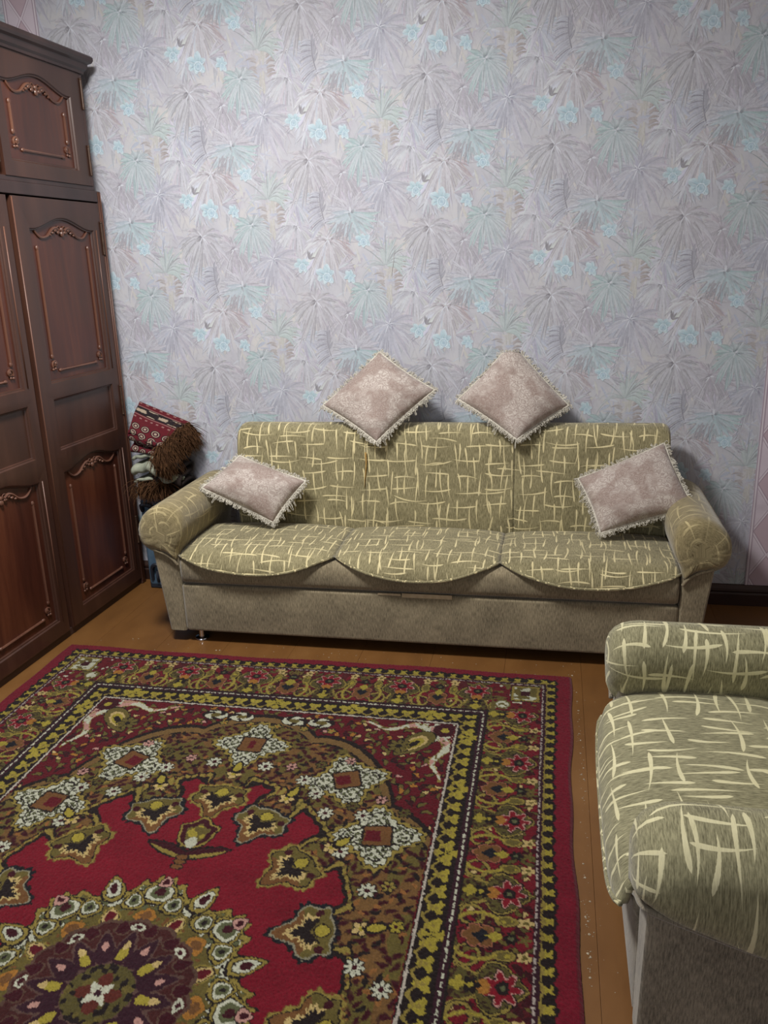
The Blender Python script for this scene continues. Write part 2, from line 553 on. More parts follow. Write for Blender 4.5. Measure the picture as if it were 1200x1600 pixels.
    li = np.array([remap[q] for f in F_ for q in f], np.int32)
    ls = np.cumsum([0]+[len(f) for f in F_[:-1]]).astype(np.int32)
    me = bpy.data.meshes.new('leaf_print')
    V_ = V_[used].astype(np.float32)
    me.vertices.add(len(V_)); me.vertices.foreach_set('co', V_.ravel())
    me.loops.add(len(li)); me.loops.foreach_set('vertex_index', li)
    me.polygons.add(len(F_)); me.polygons.foreach_set('loop_start', ls)
    me.update(calc_edges=True)
    o = finish('leaf_print', me, M['print'], None, None, False, C_[used])
    return o

def make_border():
    m, nt, b = new_mat('wallpaper_border', 0.6, 0.25)
    x, y, z = sep(nt, coord(nt))
    P = 0.22
    n1 = noise(nt, xyz(nt, x*25, z*25, 0.0), 1.0, 3, 0.6)
    c = mix(nt, n1, S(196, 184, 196), S(208, 198, 208))
    t = ((z/P).frac()-0.5).abs()*2.0           # 0..1 zigzag along the strip
    d = x.abs()/0.080
    lz = (d*1.15+t-0.93)                        # lozenge distance
    inner = lz.step(0.02, -0.02)
    c = mix(nt, inner*0.8, c, S(182, 160, 170))
    for off, wd, cc, o in ((0.0, 0.035, S(138, 116, 130), 0.75), (0.10, 0.03, S(218, 210, 216), 0.7), (0.17, 0.028, S(148, 126, 142), 0.7), (0.27, 0.02, S(216, 208, 214), 0.5)):
        c = mix(nt, ((lz-off).abs()).step(wd, wd*0.4)*o*(d.lt(0.8)), c, cc)
    for e, wd, cc in ((0.83, 0.04, S(150, 132, 148)), (0.91, 0.035, S(216, 210, 216)), (0.975, 0.03, S(140, 126, 140))):
        c = mix(nt, ((d-e).abs()).step(wd, wd*0.4)*0.75, c, cc)
    dirt = noise(nt, xyz(nt, x*6, z*6, 5.0), 1.0, 4, 0.6)
    c = mix(nt, dirt.step(0.5, 0.75)*0.2, c, S(140, 132, 138))
    put(nt, b, c)
    return m
M['border'] = make_border()

M['plaster'] = noisy('plain_plaster', S(196, 192, 192), S(206, 202, 200), 4, 0.8, 0.2, 0.1)
M['ceiling'] = noisy('white_ceiling', S(225, 224, 220), S(232, 230, 226), 3, 0.85, 0.2, 0.05)
M['baseboard'] = noisy('dark_brown_baseboard', S(40, 26, 22), S(62, 40, 32), 9, 0.45, 0.4, 0.25, stretch=(0.3, 1, 1))

# ---------------------------------------------------------------- floor paint
def make_floor():
    m, nt, b = new_mat('brown_floor_paint', 0.36, 0.42)
    g = nt.nodes.new('ShaderNodeNewGeometry')
    x, y, z = sep(nt, X(nt, g.outputs['Position']))
    v = xyz(nt, x, y*0.5, z)
    n1 = noise(nt, v, 5, 4, 0.6)
    c = ramp(nt, n1, [(0.3, S(100, 67, 35)), (0.55, S(112, 76, 39)), (0.75, S(121, 85, 46))])
    st = noise(nt, xyz(nt, x*24, y*2.5, 0), 1, 4, 0.7)
    c = mix(nt, st.step(0.58, 0.8)*0.28, c, S(78, 46, 26))
    sc = noise(nt, xyz(nt, x*110, y*60, 2), 1, 2, 0.5)
    c = mix(nt, sc.step(0.74, 0.80)*0.5, c, S(170, 140, 106))
    put(nt, b, c)
    put(nt, b, 0.30+0.25*n1, 'Roughness')
    bump(nt, b, noise(nt, xyz(nt, x*10, y*3, 0), 1, 3, 0.5), 0.12, 0.004)
    return m
M['floor'] = make_floor()

# ---------------------------------------------------------------- room shell
def quad(name, pts, mat, kind='structure'):
    o = mesh(name, pts, [(0, 1, 2, 3)], mat, smooth=False)
    return tag(o, kind=kind)
RX0, RX1, RY0, RZ = -1.20, 3.30, -5.40, 3.05
def slab(name, a, b, mat):
    mb = MB(); mb.box(a, b)
    return tag(mb.build(name, mat), kind='structure')
wall_b = slab('wall_back', (RX0-0.1, 0.0, -0.05), (RX1+0.1, 0.1, RZ), M['wallpaper'])
lp = leaf_print()
lp.parent = wall_b
lp['kind'] = 'stuff'
mb = MB()
mb.tube([(0.854, -0.0014, 1.628), (0.846, -0.0022, 1.568), (0.836, -0.0014, 1.508)], [0.0006, 0.0022, 0.0006], 5, flat=0.5)
o = mb.build('lifted_seam', M['plaster'], wall_b, smooth=True); o['label'] = 'white lifted edge of a wallpaper seam'
lp['label'] = 'pale embossed palm leaves and daffodils of the wallpaper'
slab('wall_left', (RX0-0.1, RY0, -0.05), (RX0, 0.0, RZ), M['plaster'])
slab('wall_right', (RX1, RY0, -0.05), (RX1+0.1, 0.0, RZ), M['plaster'])
slab('wall_front', (RX0-0.1, RY0-0.1, -0.05), (RX1+0.1, RY0, RZ), M['plaster'])
slab('ceiling', (RX0-0.1, RY0-0.1, RZ), (RX1+0.1, 0.1, RZ+0.1), M['ceiling'])
M['underfloor'] = noisy('dark_gap', S(28, 18, 12), S(40, 26, 18), 20, 0.9, 0.1, 0)
fl_o = slab('floor', (RX0, RY0, -0.06), (RX1, 0.0, -0.02), M['underfloor'])
# painted floorboards, each a piece
BW = 0.30
xs = []
xx = 1.695-BW*10
while xx < RX1:
    xs.append(xx); xx += BW
rnd = random.Random(4)
for i, xa in enumerate(xs):
    a, bb = max(xa, RX0), min(xa+BW, RX1)
    if bb-a < 0.02: continue
    mb = MB()
    dz = rnd.uniform(-0.0005, 0.0)
    mb.box((a+0.0003, RY0, -0.02), (bb-0.0003, -0.001, dz), 0.0008)
    mb.build('floor_board', M['floor'], fl_o)
# baseboard on the back wall: board with a bead on its top
mb = MB()
prof = [(0, 0), (-0.028, 0), (-0.028, 0.055), (-0.022, 0.062), (-0.026, 0.070), (-0.024, 0.080), (-0.012, 0.094), (0, 0.096)]
mb.grid([[(xq, p[0], p[1]) for p in prof] for xq in (RX0, RX1)])
tag(mb.build('baseboard_back', M['baseboard']), kind='structure')
for k, xc in ((1, -0.812), (2, 2.523)):
    mb = MB(); mb.box((-0.080, -0.0045, -1.48), (0.080, 0.0, 1.48))
    o = mb.build('trim_%d' % k, M['border'])
    o.location = (xc, 0, 1.565)
    tag(o, kind='structure')

# ---------------------------------------------------------------- sofa fabrics
def stroke_layer(nt, u, v, cw, ch, w0, seed, keep, ang=0.26):
    """tapered brush strokes running along v, one per cell"""
    k = (u/cw).floor()
    sh = white(nt, xyz(nt, k, seed, 1.0))
    vv = v/ch+sh
    j = vv.floor()
    r, g, b_ = sep(nt, white(nt, xyz(nt, k, j, seed), color=True))
    lu = ((u/cw)-k-0.5)*cw
    lv = (vv-j-0.5)*ch
    L = ch*(0.34+0.15*g)
    q = lv/L
    xo = lu-(b_-0.5)*cw*0.45-lv*(r-0.5)*ang-(q*q-0.4)*(g-0.5)*cw*0.28
    flip = ((b_*7.3).frac().gt(0.4))*2.0-1.0
    wd = w0*(0.58+0.46*(q*flip))
    tipm = (1.0-(q.abs().pow(6)))
    mk = (wd*tipm.max(0.0)-xo.abs()).step(-0.0006, 0.0010)*q.abs().lt(1.0)
    return mk*((r*5.7).frac().lt(keep))

def make_strokes(name, base1, base2, stroke1, stroke2, size=1.0, fade=0.0, fat=1.12):
    m, nt, b = new_mat(name, 0.85, 0.2, sheen=0.25)
    u, v, _ = sep(nt, coord(nt, 'UV'))
    ch = noise(nt, xyz(nt, u*330, v*45, 0.0), 1, 3, 0.7)
    cl = noise(nt, xyz(nt, u*9, v*6, 3.0), 1, 3, 0.55)
    c = ramp(nt, ch*0.78+cl*0.22, [(0.36, base1), (0.63, base2)])
    wb = noise(nt, xyz(nt, u*160, v*160, 0.0), 1, 1, 0.5)-0.5
    uu = u+wb*0.0016; vv = v+wb*0.0012
    s = size
    mk = stroke_layer(nt, uu, vv, 0.046*s, 0.128*s, 0.0042*s*fat, 1.0, 0.90)
    mk = mk.max(stroke_layer(nt, uu+0.021, vv+0.07, 0.075*s, 0.160*s, 0.0036*s*fat, 2.0, 0.66))
    mk = mk.max(stroke_layer(nt, vv, uu, 0.066*s, 0.140*s, 0.0040*s*fat, 3.0, 0.86, 0.22))
    mk = mk.max(stroke_layer(nt, vv+0.03, uu+0.05, 0.125*s, 0.170*s, 0.0034*s*fat, 4.0, 0.5, 0.22))
    sc = mix(nt, noise(nt, xyz(nt, u*30, v*30, 0.0), 1, 2, 0.5), stroke1, stroke2)
    wear = noise(nt, xyz(nt, u*4, v*4, 8.0), 1, 3, 0.6).step(0.3, 0.6)
    c = mix(nt, mk*((1.0-fade)+fade*wear)*(0.75+0.25*ch.step(0.2, 0.5)), c, sc)
    put(nt, b, c)
    bump(nt, b, ch+mk*0.25, 0.35, 0.003)
    return m
def make_plain(name, c1, c2):
    m, nt, b = new_mat(name, 0.88, 0.2, sheen=0.25)
    u, v, _ = sep(nt, coord(nt, 'UV'))
    ch = noise(nt, xyz(nt, u*300, v*42, 0.0), 1, 3, 0.7)
    cl = noise(nt, xyz(nt, u*7, v*5, 3.0), 1, 4, 0.6)
    c = ramp(nt, ch*0.66+cl*0.34, [(0.36, c1), (0.62, c2)])
    put(nt, b, c)
    bump(nt, b, ch, 0.35, 0.003)
    return m
SA, SB = S(94, 87, 61), S(160, 151, 116)
M['sofa_pat'] = make_strokes('olive_chenille_with_strokes', SA, SB, S(212, 197, 146), S(226, 214, 172), 1.0, 0.3)
M['arm_pat'] = make_strokes('worn_olive_chenille', S(106, 96, 66), S(156, 142, 106), S(178, 162, 118), S(192, 178, 136), 1.25, 0.75)
M['sofa_plain'] = make_plain('plain_tan_chenille', S(92, 83, 65), S(156, 143, 116))
M['chair_pat'] = make_strokes('light_tinted_chenille_with_strokes', S(94, 90, 66), S(158, 153, 120), S(204, 197, 154), S(219, 213, 176), 1.15, 0.2, 1.45)  # sofa cloth made greener and greyer: the chair's lighting painted into the colour
M['chair_plain'] = make_plain('plain_light_tinted_chenille', S(86, 80, 69), S(150, 141, 123))  # plain cloth greyed likewise, lighting put into its colour
M['chrome'] = noisy('chrome', S(200, 200, 205), S(220, 220, 225), 10, 0.18, 0.5, 0, metal=1)
M['black'] = noisy('black_underside', S(14, 12, 11), S(24, 20, 18), 10, 0.9, 0.2, 0)
M['card'] = noisy('torn_cardboard', S(170, 150, 120), S(196, 178, 146), 30, 0.8, 0.2, 0.2)
M['foam'] = noisy('yellow_foam', S(150, 116, 62), S(180, 152, 100), 60, 0.9, 0.1, 0.4)

def arclen(pts):
    d = [0.0]
    for a, b in zip(pts[:-1], pts[1:]): d.append(d[-1]+(Vector(b)-Vector(a)).length)
    return d

def sheet(name, P, mat, parent, U=None, V=None, closed_v=False, uvswap=False, off=(0, 0), caps=False):
    """grid P[i][j] with uv in metres: i runs along u, j along v"""
    nu, nv = len(P), len(P[0])
    if U is None:
        U = arclen([P[i][nv//2] for i in range(nu)])
    verts = [p for row in P for p in row]
    uv = []
    for i in range(nu):
        V_ = arclen(P[i]) if V is None else V
        for j in range(nv): uv.append((U[i]+off[0], V_[j]+off[1]))
    faces = []
    for i in range(nu-1):
        for j in range(nv-1):
            faces.append((i*nv+j, (i+1)*nv+j, (i+1)*nv+j+1, i*nv+j+1))
    if caps:
        faces.append(tuple(range(nv-1)))
        faces.append(tuple((nu-1)*nv+j for j in range(nv-1))[::-1])
    o = mesh(name, verts, faces, mat, parent, uv=uv)
    bm = bmesh.new(); bm.from_mesh(o.data)
    if caps or closed_v: bmesh.ops.remove_doubles(bm, verts=bm.verts, dist=1e-6)
    bmesh.ops.recalc_face_normals(bm, faces=bm.faces)
    bm.to_mesh(o.data); bm.free()
    return o

def closed_profile(ctrl, n=6):
    p = catmull([(a, b, 0) for a, b in ctrl], n, closed=True)
    return [(q.x, q.y) for q in p]+[(p[0].x, p[0].y)]

def extruded(name, prof, stations, frame, mat, parent, off=(0, 0)):
    """closed profile (a,b) scaled at each station (t, scale); frame(t,a,b)->xyz"""
    cx = sum(p[0] for p in prof[:-1])/(len(prof)-1); cy = sum(p[1] for p in prof[:-1])/(len(prof)-1)
    P = []
    for t, s in stations:
        P.append([frame(t, cx+(a-cx)*s, cy+(b-cy)*s) for a, b in prof])
    U = [0.0]
    for i in range(1, len(P)):
        U.append(U[-1]+max((Vector(P[i][0])-Vector(P[i-1][0])).length, 1e-4))
    V = arclen([(a, b, 0) for a, b in prof])
    return sheet(name, P, mat, parent, U=U, V=V, caps=True, off=off)

def make_couch(name, loc, rotz, wi, nl, pat, plain, armpat, back, chair=False):
    """seat with scroll arms: local x across, y=0 front, y>0 to the back"""
    root = empty(name, loc, (0, 0, rotz))
    h = wi/2
    ov = 0.034          # how far a chair seat bulges past the front
    # base
    def rbox(nm, x0, x1, y0, y1, z0, z1, r, mat, bulge=0.0, parent=root):
        prof = []
        for cy_, cz_, a0 in ((y1-r, z1-r, 0), (y0+r, z1-r, 90), (y0+r, z0+r, 180), (y1-r, z0+r, 270)):
            for k in range(5):
                a = math.radians(a0+k*22.5)
                prof.append((cy_+r*math.cos(a), cz_+r*math.sin(a)))
        prof.append(prof[0])
        if bulge:
            zc = (z0+z1)/2; zh = (z1-z0)/2
            prof2 = []
            for i_ in range(len(prof)-1):
                a, b_ = prof[i_], prof[i_+1]
                for k in range(4):
                    prof2.append((a[0]+(b_[0]-a[0])*k/4, a[1]+(b_[1]-a[1])*k/4))
            prof2.append(prof2[0])
            prof = [(a-(bulge*max(0, 1-((b_-zc)/zh)**2) if a < (y0+y1)/2 else 0), b_) for a, b_ in prof2]
        n = max(4, int((x1-x0)/0.1))
        st = [(x0, 0.97)]+[(x0+0.012+(x1-x0-0.024)*k/n, 1.0) for k in range(n+1)]+[(x1, 0.97)]
        return extruded(nm, prof, st, lambda t, a, b_: (t, a, b_), mat, parent)
    rbox('base', -h-0.002, h+0.002, 0.0, 0.56, 0.056, 0.272, 0.012, plain)
    rbox('seat_front', -h+0.004, h-0.004, 0.0, 0.46, 0.274, 0.400, 0.03, plain, 0.012)
    mb = MB(); mb.box((-h-0.05, 0.05, 0.0535), (h+0.05, 0.6, 0.0565))
    mb.build('underside', M['black'], root)
    for sx in (-1, 1):
        for yy in (0.05, 0.53):
            mb = MB(); mb.lathe([(0, 0), (0.030, 0), (0.032, 0.004), (0.030, 0.008), (0.014, 0.012), (0.012, 0.056), (0, 0.056)], (sx*(h-0.045), yy, 0), 20)
            autosmooth(mb.build('foot', M['chrome'], root, weld=True))
    # seat cushions with scalloped hanging front
    lw = wi/nl
    for L in range(nl):
        x0 = -h+lw*L
        nu, nv = 36, 40
        P = []
        edge = []
        for i in range(nu+1):
            s = i/nu
            xx_ = x0+lw*s
            e = 4*s*(1-s)                        # 0 at seams, 1 in the middle
            ee = e**0.5
            zt = 0.420+0.020*ee
            wr = 0.0022*math.sin(s*23+L)*(1-e)
            if chair:
                zt += 0.004
                out = ov*(0.35+0.65*e**0.5)
                pts = [(0.450, zt-0.03), (0.38, zt), (0.28, zt+0.006), (0.18, zt+0.004), (0.10, zt-0.002), (0.035, zt-0.016), (-0.012-out*0.5, zt-0.045), (-0.020-out*0.95, zt-0.085), (-0.022-out*1.1, 0.32), (-0.020-out*0.8, 0.232)]
                keep_ = 1.0-0.16*(1-e)
            else:
                pts = [(0.450, zt-0.03), (0.38, zt), (0.28, zt+0.006), (0.18, zt+0.007), (0.10, zt+0.002), (0.045, zt-0.004), (0.010, zt-0.016), (-0.018, zt-0.042), (-0.034, zt-0.072), (-0.036, 0.346)]
                inner = (s < 0.5 and L > 0) or (s > 0.5 and L < nl-1)
                keep_ = 1.0-(0.205 if inner else 0.150)*(1-e**0.75)
            cur = catmull([(p[0], p[1], 0) for p in pts], 6)
            al = arclen(cur); lim = al[-1]*keep_
            full = []
            for k in range(len(cur)):
                tt = lim*k/(len(cur)-1)
                m_ = 0
                while m_ < len(al)-2 and al[m_+1] < tt: m_ += 1
                f_ = (tt-al[m_])/(al[m_+1]-al[m_])
                full.append(cur[m_]+(cur[m_+1]-cur[m_])*f_)
            cur = [Vector((q.x, q.y+wr*(k/len(full)), 0)) for k, q in enumerate(full)]
            row = [(xx_, q.x, q.y) for q in cur]
            P.append(row)
            edge.append(row[-1])
        V = arclen([(0, q[1], q[2]) for q in P[nu//2]])
        o = sheet('seat_cushion', P, pat, root, off=(x0+3.0, 0.3))
        sm = o.modifiers.new('thick', 'SOLIDIFY'); sm.thickness = 0.014; sm.offset = -1
        # make normals face out
        if o.data.polygons[len(o.data.polygons)//3].normal.z < 0: o.data.flip_normals()
        mb = MB(); mb.tube([(a, b_-0.002, c_) for a, b_, c_ in edge], 0.006, 6)
        pp = mb.build('piping', pat, o, smooth=True)
        uvbox(pp)
    # arms
    roll = closed_profile([(0.006, 0.385), (-0.004, 0.428), (-0.026, 0.475), (-0.036, 0.54), (-0.018, 0.598), (0.04, 0.630), (0.112, 0.610), (0.162, 0.560), (0.174, 0.500), (0.158, 0.450), (0.112, 0.432), (0.058, 0.418), (0.024, 0.398)], 5)
    roll_c = closed_profile([(0.006, 0.37), (-0.004, 0.408), (-0.026, 0.455), (-0.036, 0.515), (-0.018, 0.568), (0.04, 0.600), (0.112, 0.582), (0.158, 0.540), (0.170, 0.495), (0.155, 0.458), (0.124, 0.440), (0.060, 0.408), (0.024, 0.382)], 5)
    ln = 0.60
    for sx in (-1, 1):
        arm = empty('arm'); arm.parent = root
        # plain panel
        n = 10
        P = []
        for yv, ins in ((0.0, 0.010), (0.006, 0.003), (0.02, 0.0), (ln, 0.0)):
            ring = []
            for z_ in (0.056, 0.15, 0.25, 0.35, 0.45):
                wo = 0.078+0.045*((z_-0.05)/0.4)
                ring.append((sx*(h+wo-ins), yv, z_))
            for z_ in (0.45, 0.35, 0.25, 0.15, 0.056):
                ring.append((sx*(h+0.001+ins), yv, z_))
            ring.append(ring[0])
            P.append(ring)
        o = sheet('arm_panel', P, plain, arm, caps=True)
        uvbox(o)
        autosmooth(o, 0.7)
        pr = roll_c if chair else roll
        st = ([(-0.030, 0.30), (-0.028, 0.50), (-0.020, 0.68), (-0.006, 0.82), (0.014, 0.92), (0.036, 0.975)] if chair else [(-0.028, 0.35), (-0.026, 0.62), (-0.020, 0.80), (-0.008, 0.93), (0.012, 0.99), (0.035, 1.0)])+[(0.06+0.54*k/10, 1.0) for k in range(11)]+[(ln+0.02, 0.9)]
        def fr_(t, a, b_, sx=sx):
            if chair:
                k_ = min(max((a-0.07)/0.05, 0), 1)*min(max((0.54-b_)/0.08, 0), 1)
                b_ -= k_*min(0.10, 0.36*max(t, 0))
            return (sx*(h+a), t, b_)
        o = extruded('arm_roll', pr, st, fr_, armpat, arm, off=(0.37*sx+2, 0.2))
        if not chair: pucker(o)
        # piping under the roll's front
        mb = MB()
        if chair:
            pts = [(sx*(h+0.122), 0.20, 0.364), (sx*(h+0.126), 0.10, 0.400), (sx*(h+0.128), 0.01, 0.434), (sx*(h+0.11), -0.010, 0.432), (sx*(h+0.055), -0.012, 0.404), (sx*(h+0.022), -0.012, 0.38)]
        else:
            pts = [(sx*(h+0.150), 0.012, 0.447), (sx*(h+0.118), -0.008, 0.437), (sx*(h+0.06), -0.012, 0.418), (sx*(h+0.024), -0.012, 0.394), (sx*(h+0.006), -0.006, 0.365)]
        mb.tube(catmull(pts, 6), 0.0065, 6)
        o = mb.build('piping', plain, arm, smooth=True); uvbox(o)
    # back panels
    bx0, bx1, seams = back
    bp = closed_profile([(0.60, 0.30), (0.50, 0.30), (0.432, 0.36), (0.418, 0.46), (0.434, 0.60), (0.458, 0.75), (0.480, 0.835), (0.515, 0.868), (0.575, 0.874), (0.625, 0.85), (0.640, 0.78), (0.640, 0.55), (0.635, 0.36)], 6)
    xsx = [bx0]+list(seams)+[bx1]
    for k in range(len(xsx)-1):
        a, b_ = xsx[k], xsx[k+1]
        ea = [(0, 0.93), (0.006, 0.965), (0.016, 0.988), (0.03, 0.998)] if k == 0 else [(0.0005, 0.975), (0.006, 0.992), (0.016, 1.0)]
        eb = [(0, 0.93), (0.006, 0.965), (0.016, 0.988), (0.03, 0.998)] if k == len(xsx)-2 else [(0.0005, 0.975), (0.006, 0.992), (0.016, 1.0)]
        st = [(a+t, s) for t, s in ea]+[(a+0.05+(b_-a-0.10)*i/8, 1.0) for i in range(9)]+[(b_-t, s) for t, s in eb[::-1]]
        extruded('back_panel', bp, st, lambda t, a_, c_: (t, a_, c_), pat, root, off=(a+5.0, 0.0))
    return root

def uvbox(o):
    """metre-scaled box-projected uv"""
    me = o.data
    if not me.uv_layers: me.uv_layers.new(name='UVMap')
    d = me.uv_layers[0].data
    for p in me.polygons:
        n = p.normal
        ax = max(range(3), key=lambda i: abs(n[i]))
        for li in p.loop_indices:
            c = me.vertices[me.loops[li].vertex_index].co
            d[li].uv = (c.y, c.z) if ax == 0 else ((c.x, c.z) if ax == 1 else (c.x, c.y))

def pucker(o):
    """gathers at the front of a scroll arm"""
    for v in o.data.vertices:
        if v.co.y < 0.06:
            ang = math.atan2(v.co.z-0.52, abs(v.co.x)*1.0)
            v.co.y += 0.002*math.sin(v.co.z*260+v.co.x*180)*(0.06-v.co.y)/0.08

SX, SY = 1.030, -0.715
sofa = make_couch('sofa', (SX, SY, 0), 0, 2.04, 3, M['sofa_pat'], M['sofa_plain'], M['arm_pat'], (0.128-SX, 2.045-SX, (0.742-SX, 1.402-SX)))
tag(sofa, 'long olive three-seat sofa with cream brush strokes against the papered wall', 'sofa')
# tear at the front and at the back seam
mb = MB()
mb.box((-0.055, -0.003, 0.262), (0.150, 0.001, 0.279))
mb.box((-0.155, -0.002, 0.268), (-0.06, 0.001, 0.276))
o = mb.build('torn_strip', M['card'], sofa); o['label'] = 'strip of bare cardboard showing through a tear'
mb = MB()
pts = [(0.742-SX+dx_, y_, z_) for dx_, y_, z_ in ((0, 0.452, 0.76), (0.003, 0.447, 0.72), (0.001, 0.441, 0.68), (-0.004, 0.436, 0.64), (-0.006, 0.431, 0.60))]
mb.tube(pts, [0.0045, 0.0045, 0.0032, 0.002, 0.001], 6)
o = mb.build('torn_seam', M['foam'], sofa, smooth=True); o['label'] = 'yellow foam showing through the split back seam'

chair = make_couch('armchair', (1.752, -2.005, 0), -PI/2, 0.71, 1, M['chair_pat'], M['chair_plain'], M['chair_pat'], (-0.345, 0.345, ()), chair=True)
tag(chair, 'olive armchair, coloured greener for its lighting, with cream brush strokes beside the red rug', 'armchair')

# ---------------------------------------------------------------- wardrobe
def make_wood(name, c1, c2, c3, rough=0.32, sc=1.0):
    m, nt, b = new_mat(name, rough, 0.5, coat=0.15)
    x, y, z = sep(nt, coord(nt))
    dst = noise(nt, xyz(nt, y*3, z*1.2, x*3), 1, 2, 0.5)
    g1 = noise(nt, xyz(nt, y*60*sc+dst*4, z*2.2, x*60), 1, 4, 0.6)
    g2 = noise(nt, xyz(nt, y*9*sc+dst*2, z*0.7, x*4), 1, 2, 0.5)
    c = ramp(nt, g2*0.7+g1*0.3, [(0.3, c1), (0.5, c2), (0.72, c3)])
    sp = noise(nt, xyz(nt, y*300, z*14, 0), 1, 2, 0.5)
    c = mix(nt, sp.step(0.6, 0.8)*0.25, c, S(40, 22, 16))
    put(nt, b, c)
    put(nt, b, rough+0.18*g1, 'Roughness')
    b.inputs['Coat Roughness'].default_value = 0.25
    bump(nt, b, sp, 0.06, 0.001)
    return m
M['wood'] = make_wood('mahogany_frame', S(54, 32, 25), S(67, 41, 31), S(80, 51, 39))
M['veneer'] = make_wood('mahogany_veneer', S(52, 25, 19), S(78, 39, 27), S(108, 60, 39), 0.28, 0.7)
M['bead'] = make_wood('worn_highlit_bead', S(82, 52, 40), S(98, 64, 50), S(118, 80, 62), 0.35)  # lighter tan stands for wear and for painted-in ridge highlights
M['wood_dark'] = make_wood('dark_cornice_wood', S(44, 28, 26), S(56, 38, 35), S(70, 50, 46), 0.35)
M['brass'] = noisy('dark_brass_hinge', S(60, 42, 31), S(84, 62, 46), 40, 0.45, 0.5, 0, metal=0.3)

def arch_loop(y0, y1, z0, zs, hgt, n=28):
    """opening outline: y0>y1 not required; flat bottom, serpentine top"""
    pts = [(y0, z0), (y1, z0)]
    for i in range(n+1):
        t = i/n
        y = y1+(y0-y1)*t
        e = min(max((t-0.06)/0.88, 0), 1)
        z = zs+hgt*(0.5-0.5*math.cos(2*PI*e))**0.85
        pts.append((y, z))
    return pts

def inset(loop, d):
    out = []
    n = len(loop)
    for i in range(n):
        p0, p1, p2 = Vector(loop[i-1]), Vector(loop[i]), Vector(loop[(i+1) % n])
        a = (p1-p0).normalized(); b = (p2-p1).normalized()
        na = Vector((-a.y, a.x)); nb = Vector((-b.y, b.x))
        q = (na+nb)
        q = q/max(q.dot(na), 0.5) if q.length > 1e-6 else na
        out.append(p1+q*d)
    return out

def frame_zone(mb, oy0, oy1, oz0, oz1, loop, x0=0.0):
    """board zone with one recessed opening. loop runs counter-clockwise in (y,z)"""
    n = len(loop)
    iy0, iy1 = loop[0][0], loop[1][0]
    outer = [(oy0, oz0), (oy1, oz0)]
    m = n-2
    for i in range(m):
        t = i/(m-1)
        outer.append((oy1+(oy0-oy1)*t, oz1))
    steps = [(outer, x0), (loop, x0), (inset(loop, 0.004), x0-0.001), (inset(loop, 0.008), x0-0.007), (inset(loop, 0.012), x0-0.008), (inset(loop, 0.015), x0-0.016)]
    rows = [[(x, p[0], p[1]) for p in L] for L, x in steps]
    mb.grid(rows, cv=True)

def spiral(c, r, turns, a0, sgn, x, n=22):
    return [(x, c[0]+sgn*r*(1-0.8*i/n)*math.cos(a0+2*PI*turns*i/n), c[1]+r*(1-0.8*i/n)*math.sin(a0+2*PI*turns*i/n)) for i in range(n+1)]

def carve_top(mb, yc, zc, half, x):
    """leafy scroll under an arch"""
    for sg in (-1, 1):
        P = catmull([(x, yc+sg*half*q, zc+dz_) for q, dz_ in ((0.10, 0.004), (0.22, 0.014), (0.36, 0.006), (0.55, -0.020), (0.78, -0.026), (0.95, -0.006), (1.0, 0.012), (0.95, 0.016))], 6)
        rs = [0.0075-0.004*i/len(P) for i in range(len(P))]
        mb.tube(P, rs, 6)
        for q, dz_, r in ((0.13, -0.004, 0.010), (0.24, 0.004, 0.0095), (0.34, -0.006, 0.008), (0.44, -0.015, 0.0065)):
            mb.ball((x+0.001, yc+sg*half*q, zc+dz_), (0.006, r*1.1, r*0.8))
        mb.tube(spiral((yc+sg*half*0.10, zc+0.010), 0.013, 1.0, 0.5, sg, x+0.001, 14), 0.003, 5)
    mb.ball((x+0.002, yc, zc-0.010), (0.007, 0.011, 0.013))
    mb.ball((x+0.002, yc, zc+0.008), (0.006, 0.008, 0.010))

def carve_corner(mb, y, z, sg, x):
    mb.tube(spiral((y, z), 0.019, 1.1, -0.6, sg, x, 18), 0.0045, 6)
    mb.ball((x+0.001, y-sg*0.004, z+0.004), (0.006, 0.009, 0.009))
    mb.ball((x+0.001, y+sg*0.016, z-0.020), (0.005, 0.007, 0.006))
    mb.ball((x+0.001, y+sg*0.000, z-0.018), (0.005, 0.006, 0.006))

def panel_face(name, loop, x, parent):
    L = inset(loop, 0.014)
    v = [(x, p[0], p[1]) for p in L]
    n = len(v)
    # fan of strips between bottom edge and top curve
    cy_ = [(x, p[0], L[0][1]) for p in L[2:]]
    mb = MB()
    mb.grid([[(x, p[0], L[0][1]) for p in L[2:]], [(x, p[0], p[1]) for p in L[2:]]])
    return mb.build(name, M['veneer'], parent)

def decorated_panel(door, loop, yl, yr, z0, zs, hgt):
    """yl = far edge (smaller y), yr = edge near the back wall"""
    panel_face('panel', loop, -0.0155, door)
    x = -0.0125
    yc = (yl+yr)/2
    half = (yr-yl)/2
    by = half-0.052
    def bead(pa, pb):
        mb = MB(); mb.tube([pa, pb], 0.0055, 6)
        dv = [(0.006, 0.008, 0.011) if pa[1] == pb[1] else (0.006, 0.011, 0.008)][0]
        mb.ball(pa, dv); mb.ball(pb, dv)
        autosmooth(mb.build('bead', M['bead'], door))
    for sg in (-1, 1):
        bead((x, yc+sg*by, zs-0.082), (x, yc+sg*by, z0+0.113))
    bead((x, yc-by+0.047, z0+0.050), (x, yc+by-0.047, z0+0.050))
    mb = MB(); carve_top(mb, yc, zs-0.030+hgt*0.35, half-0.045, x)
    o = autosmooth(mb.build('leaf_carving', M['bead'], door)); o['label'] = 'carved leaf scroll under the arch'
    for sg in (-1, 1):
        mb = MB(); carve_corner(mb, yc+sg*(by-0.012), z0+0.078, sg, x)
        autosmooth(mb.build('corner_carving', M['bead'], door))

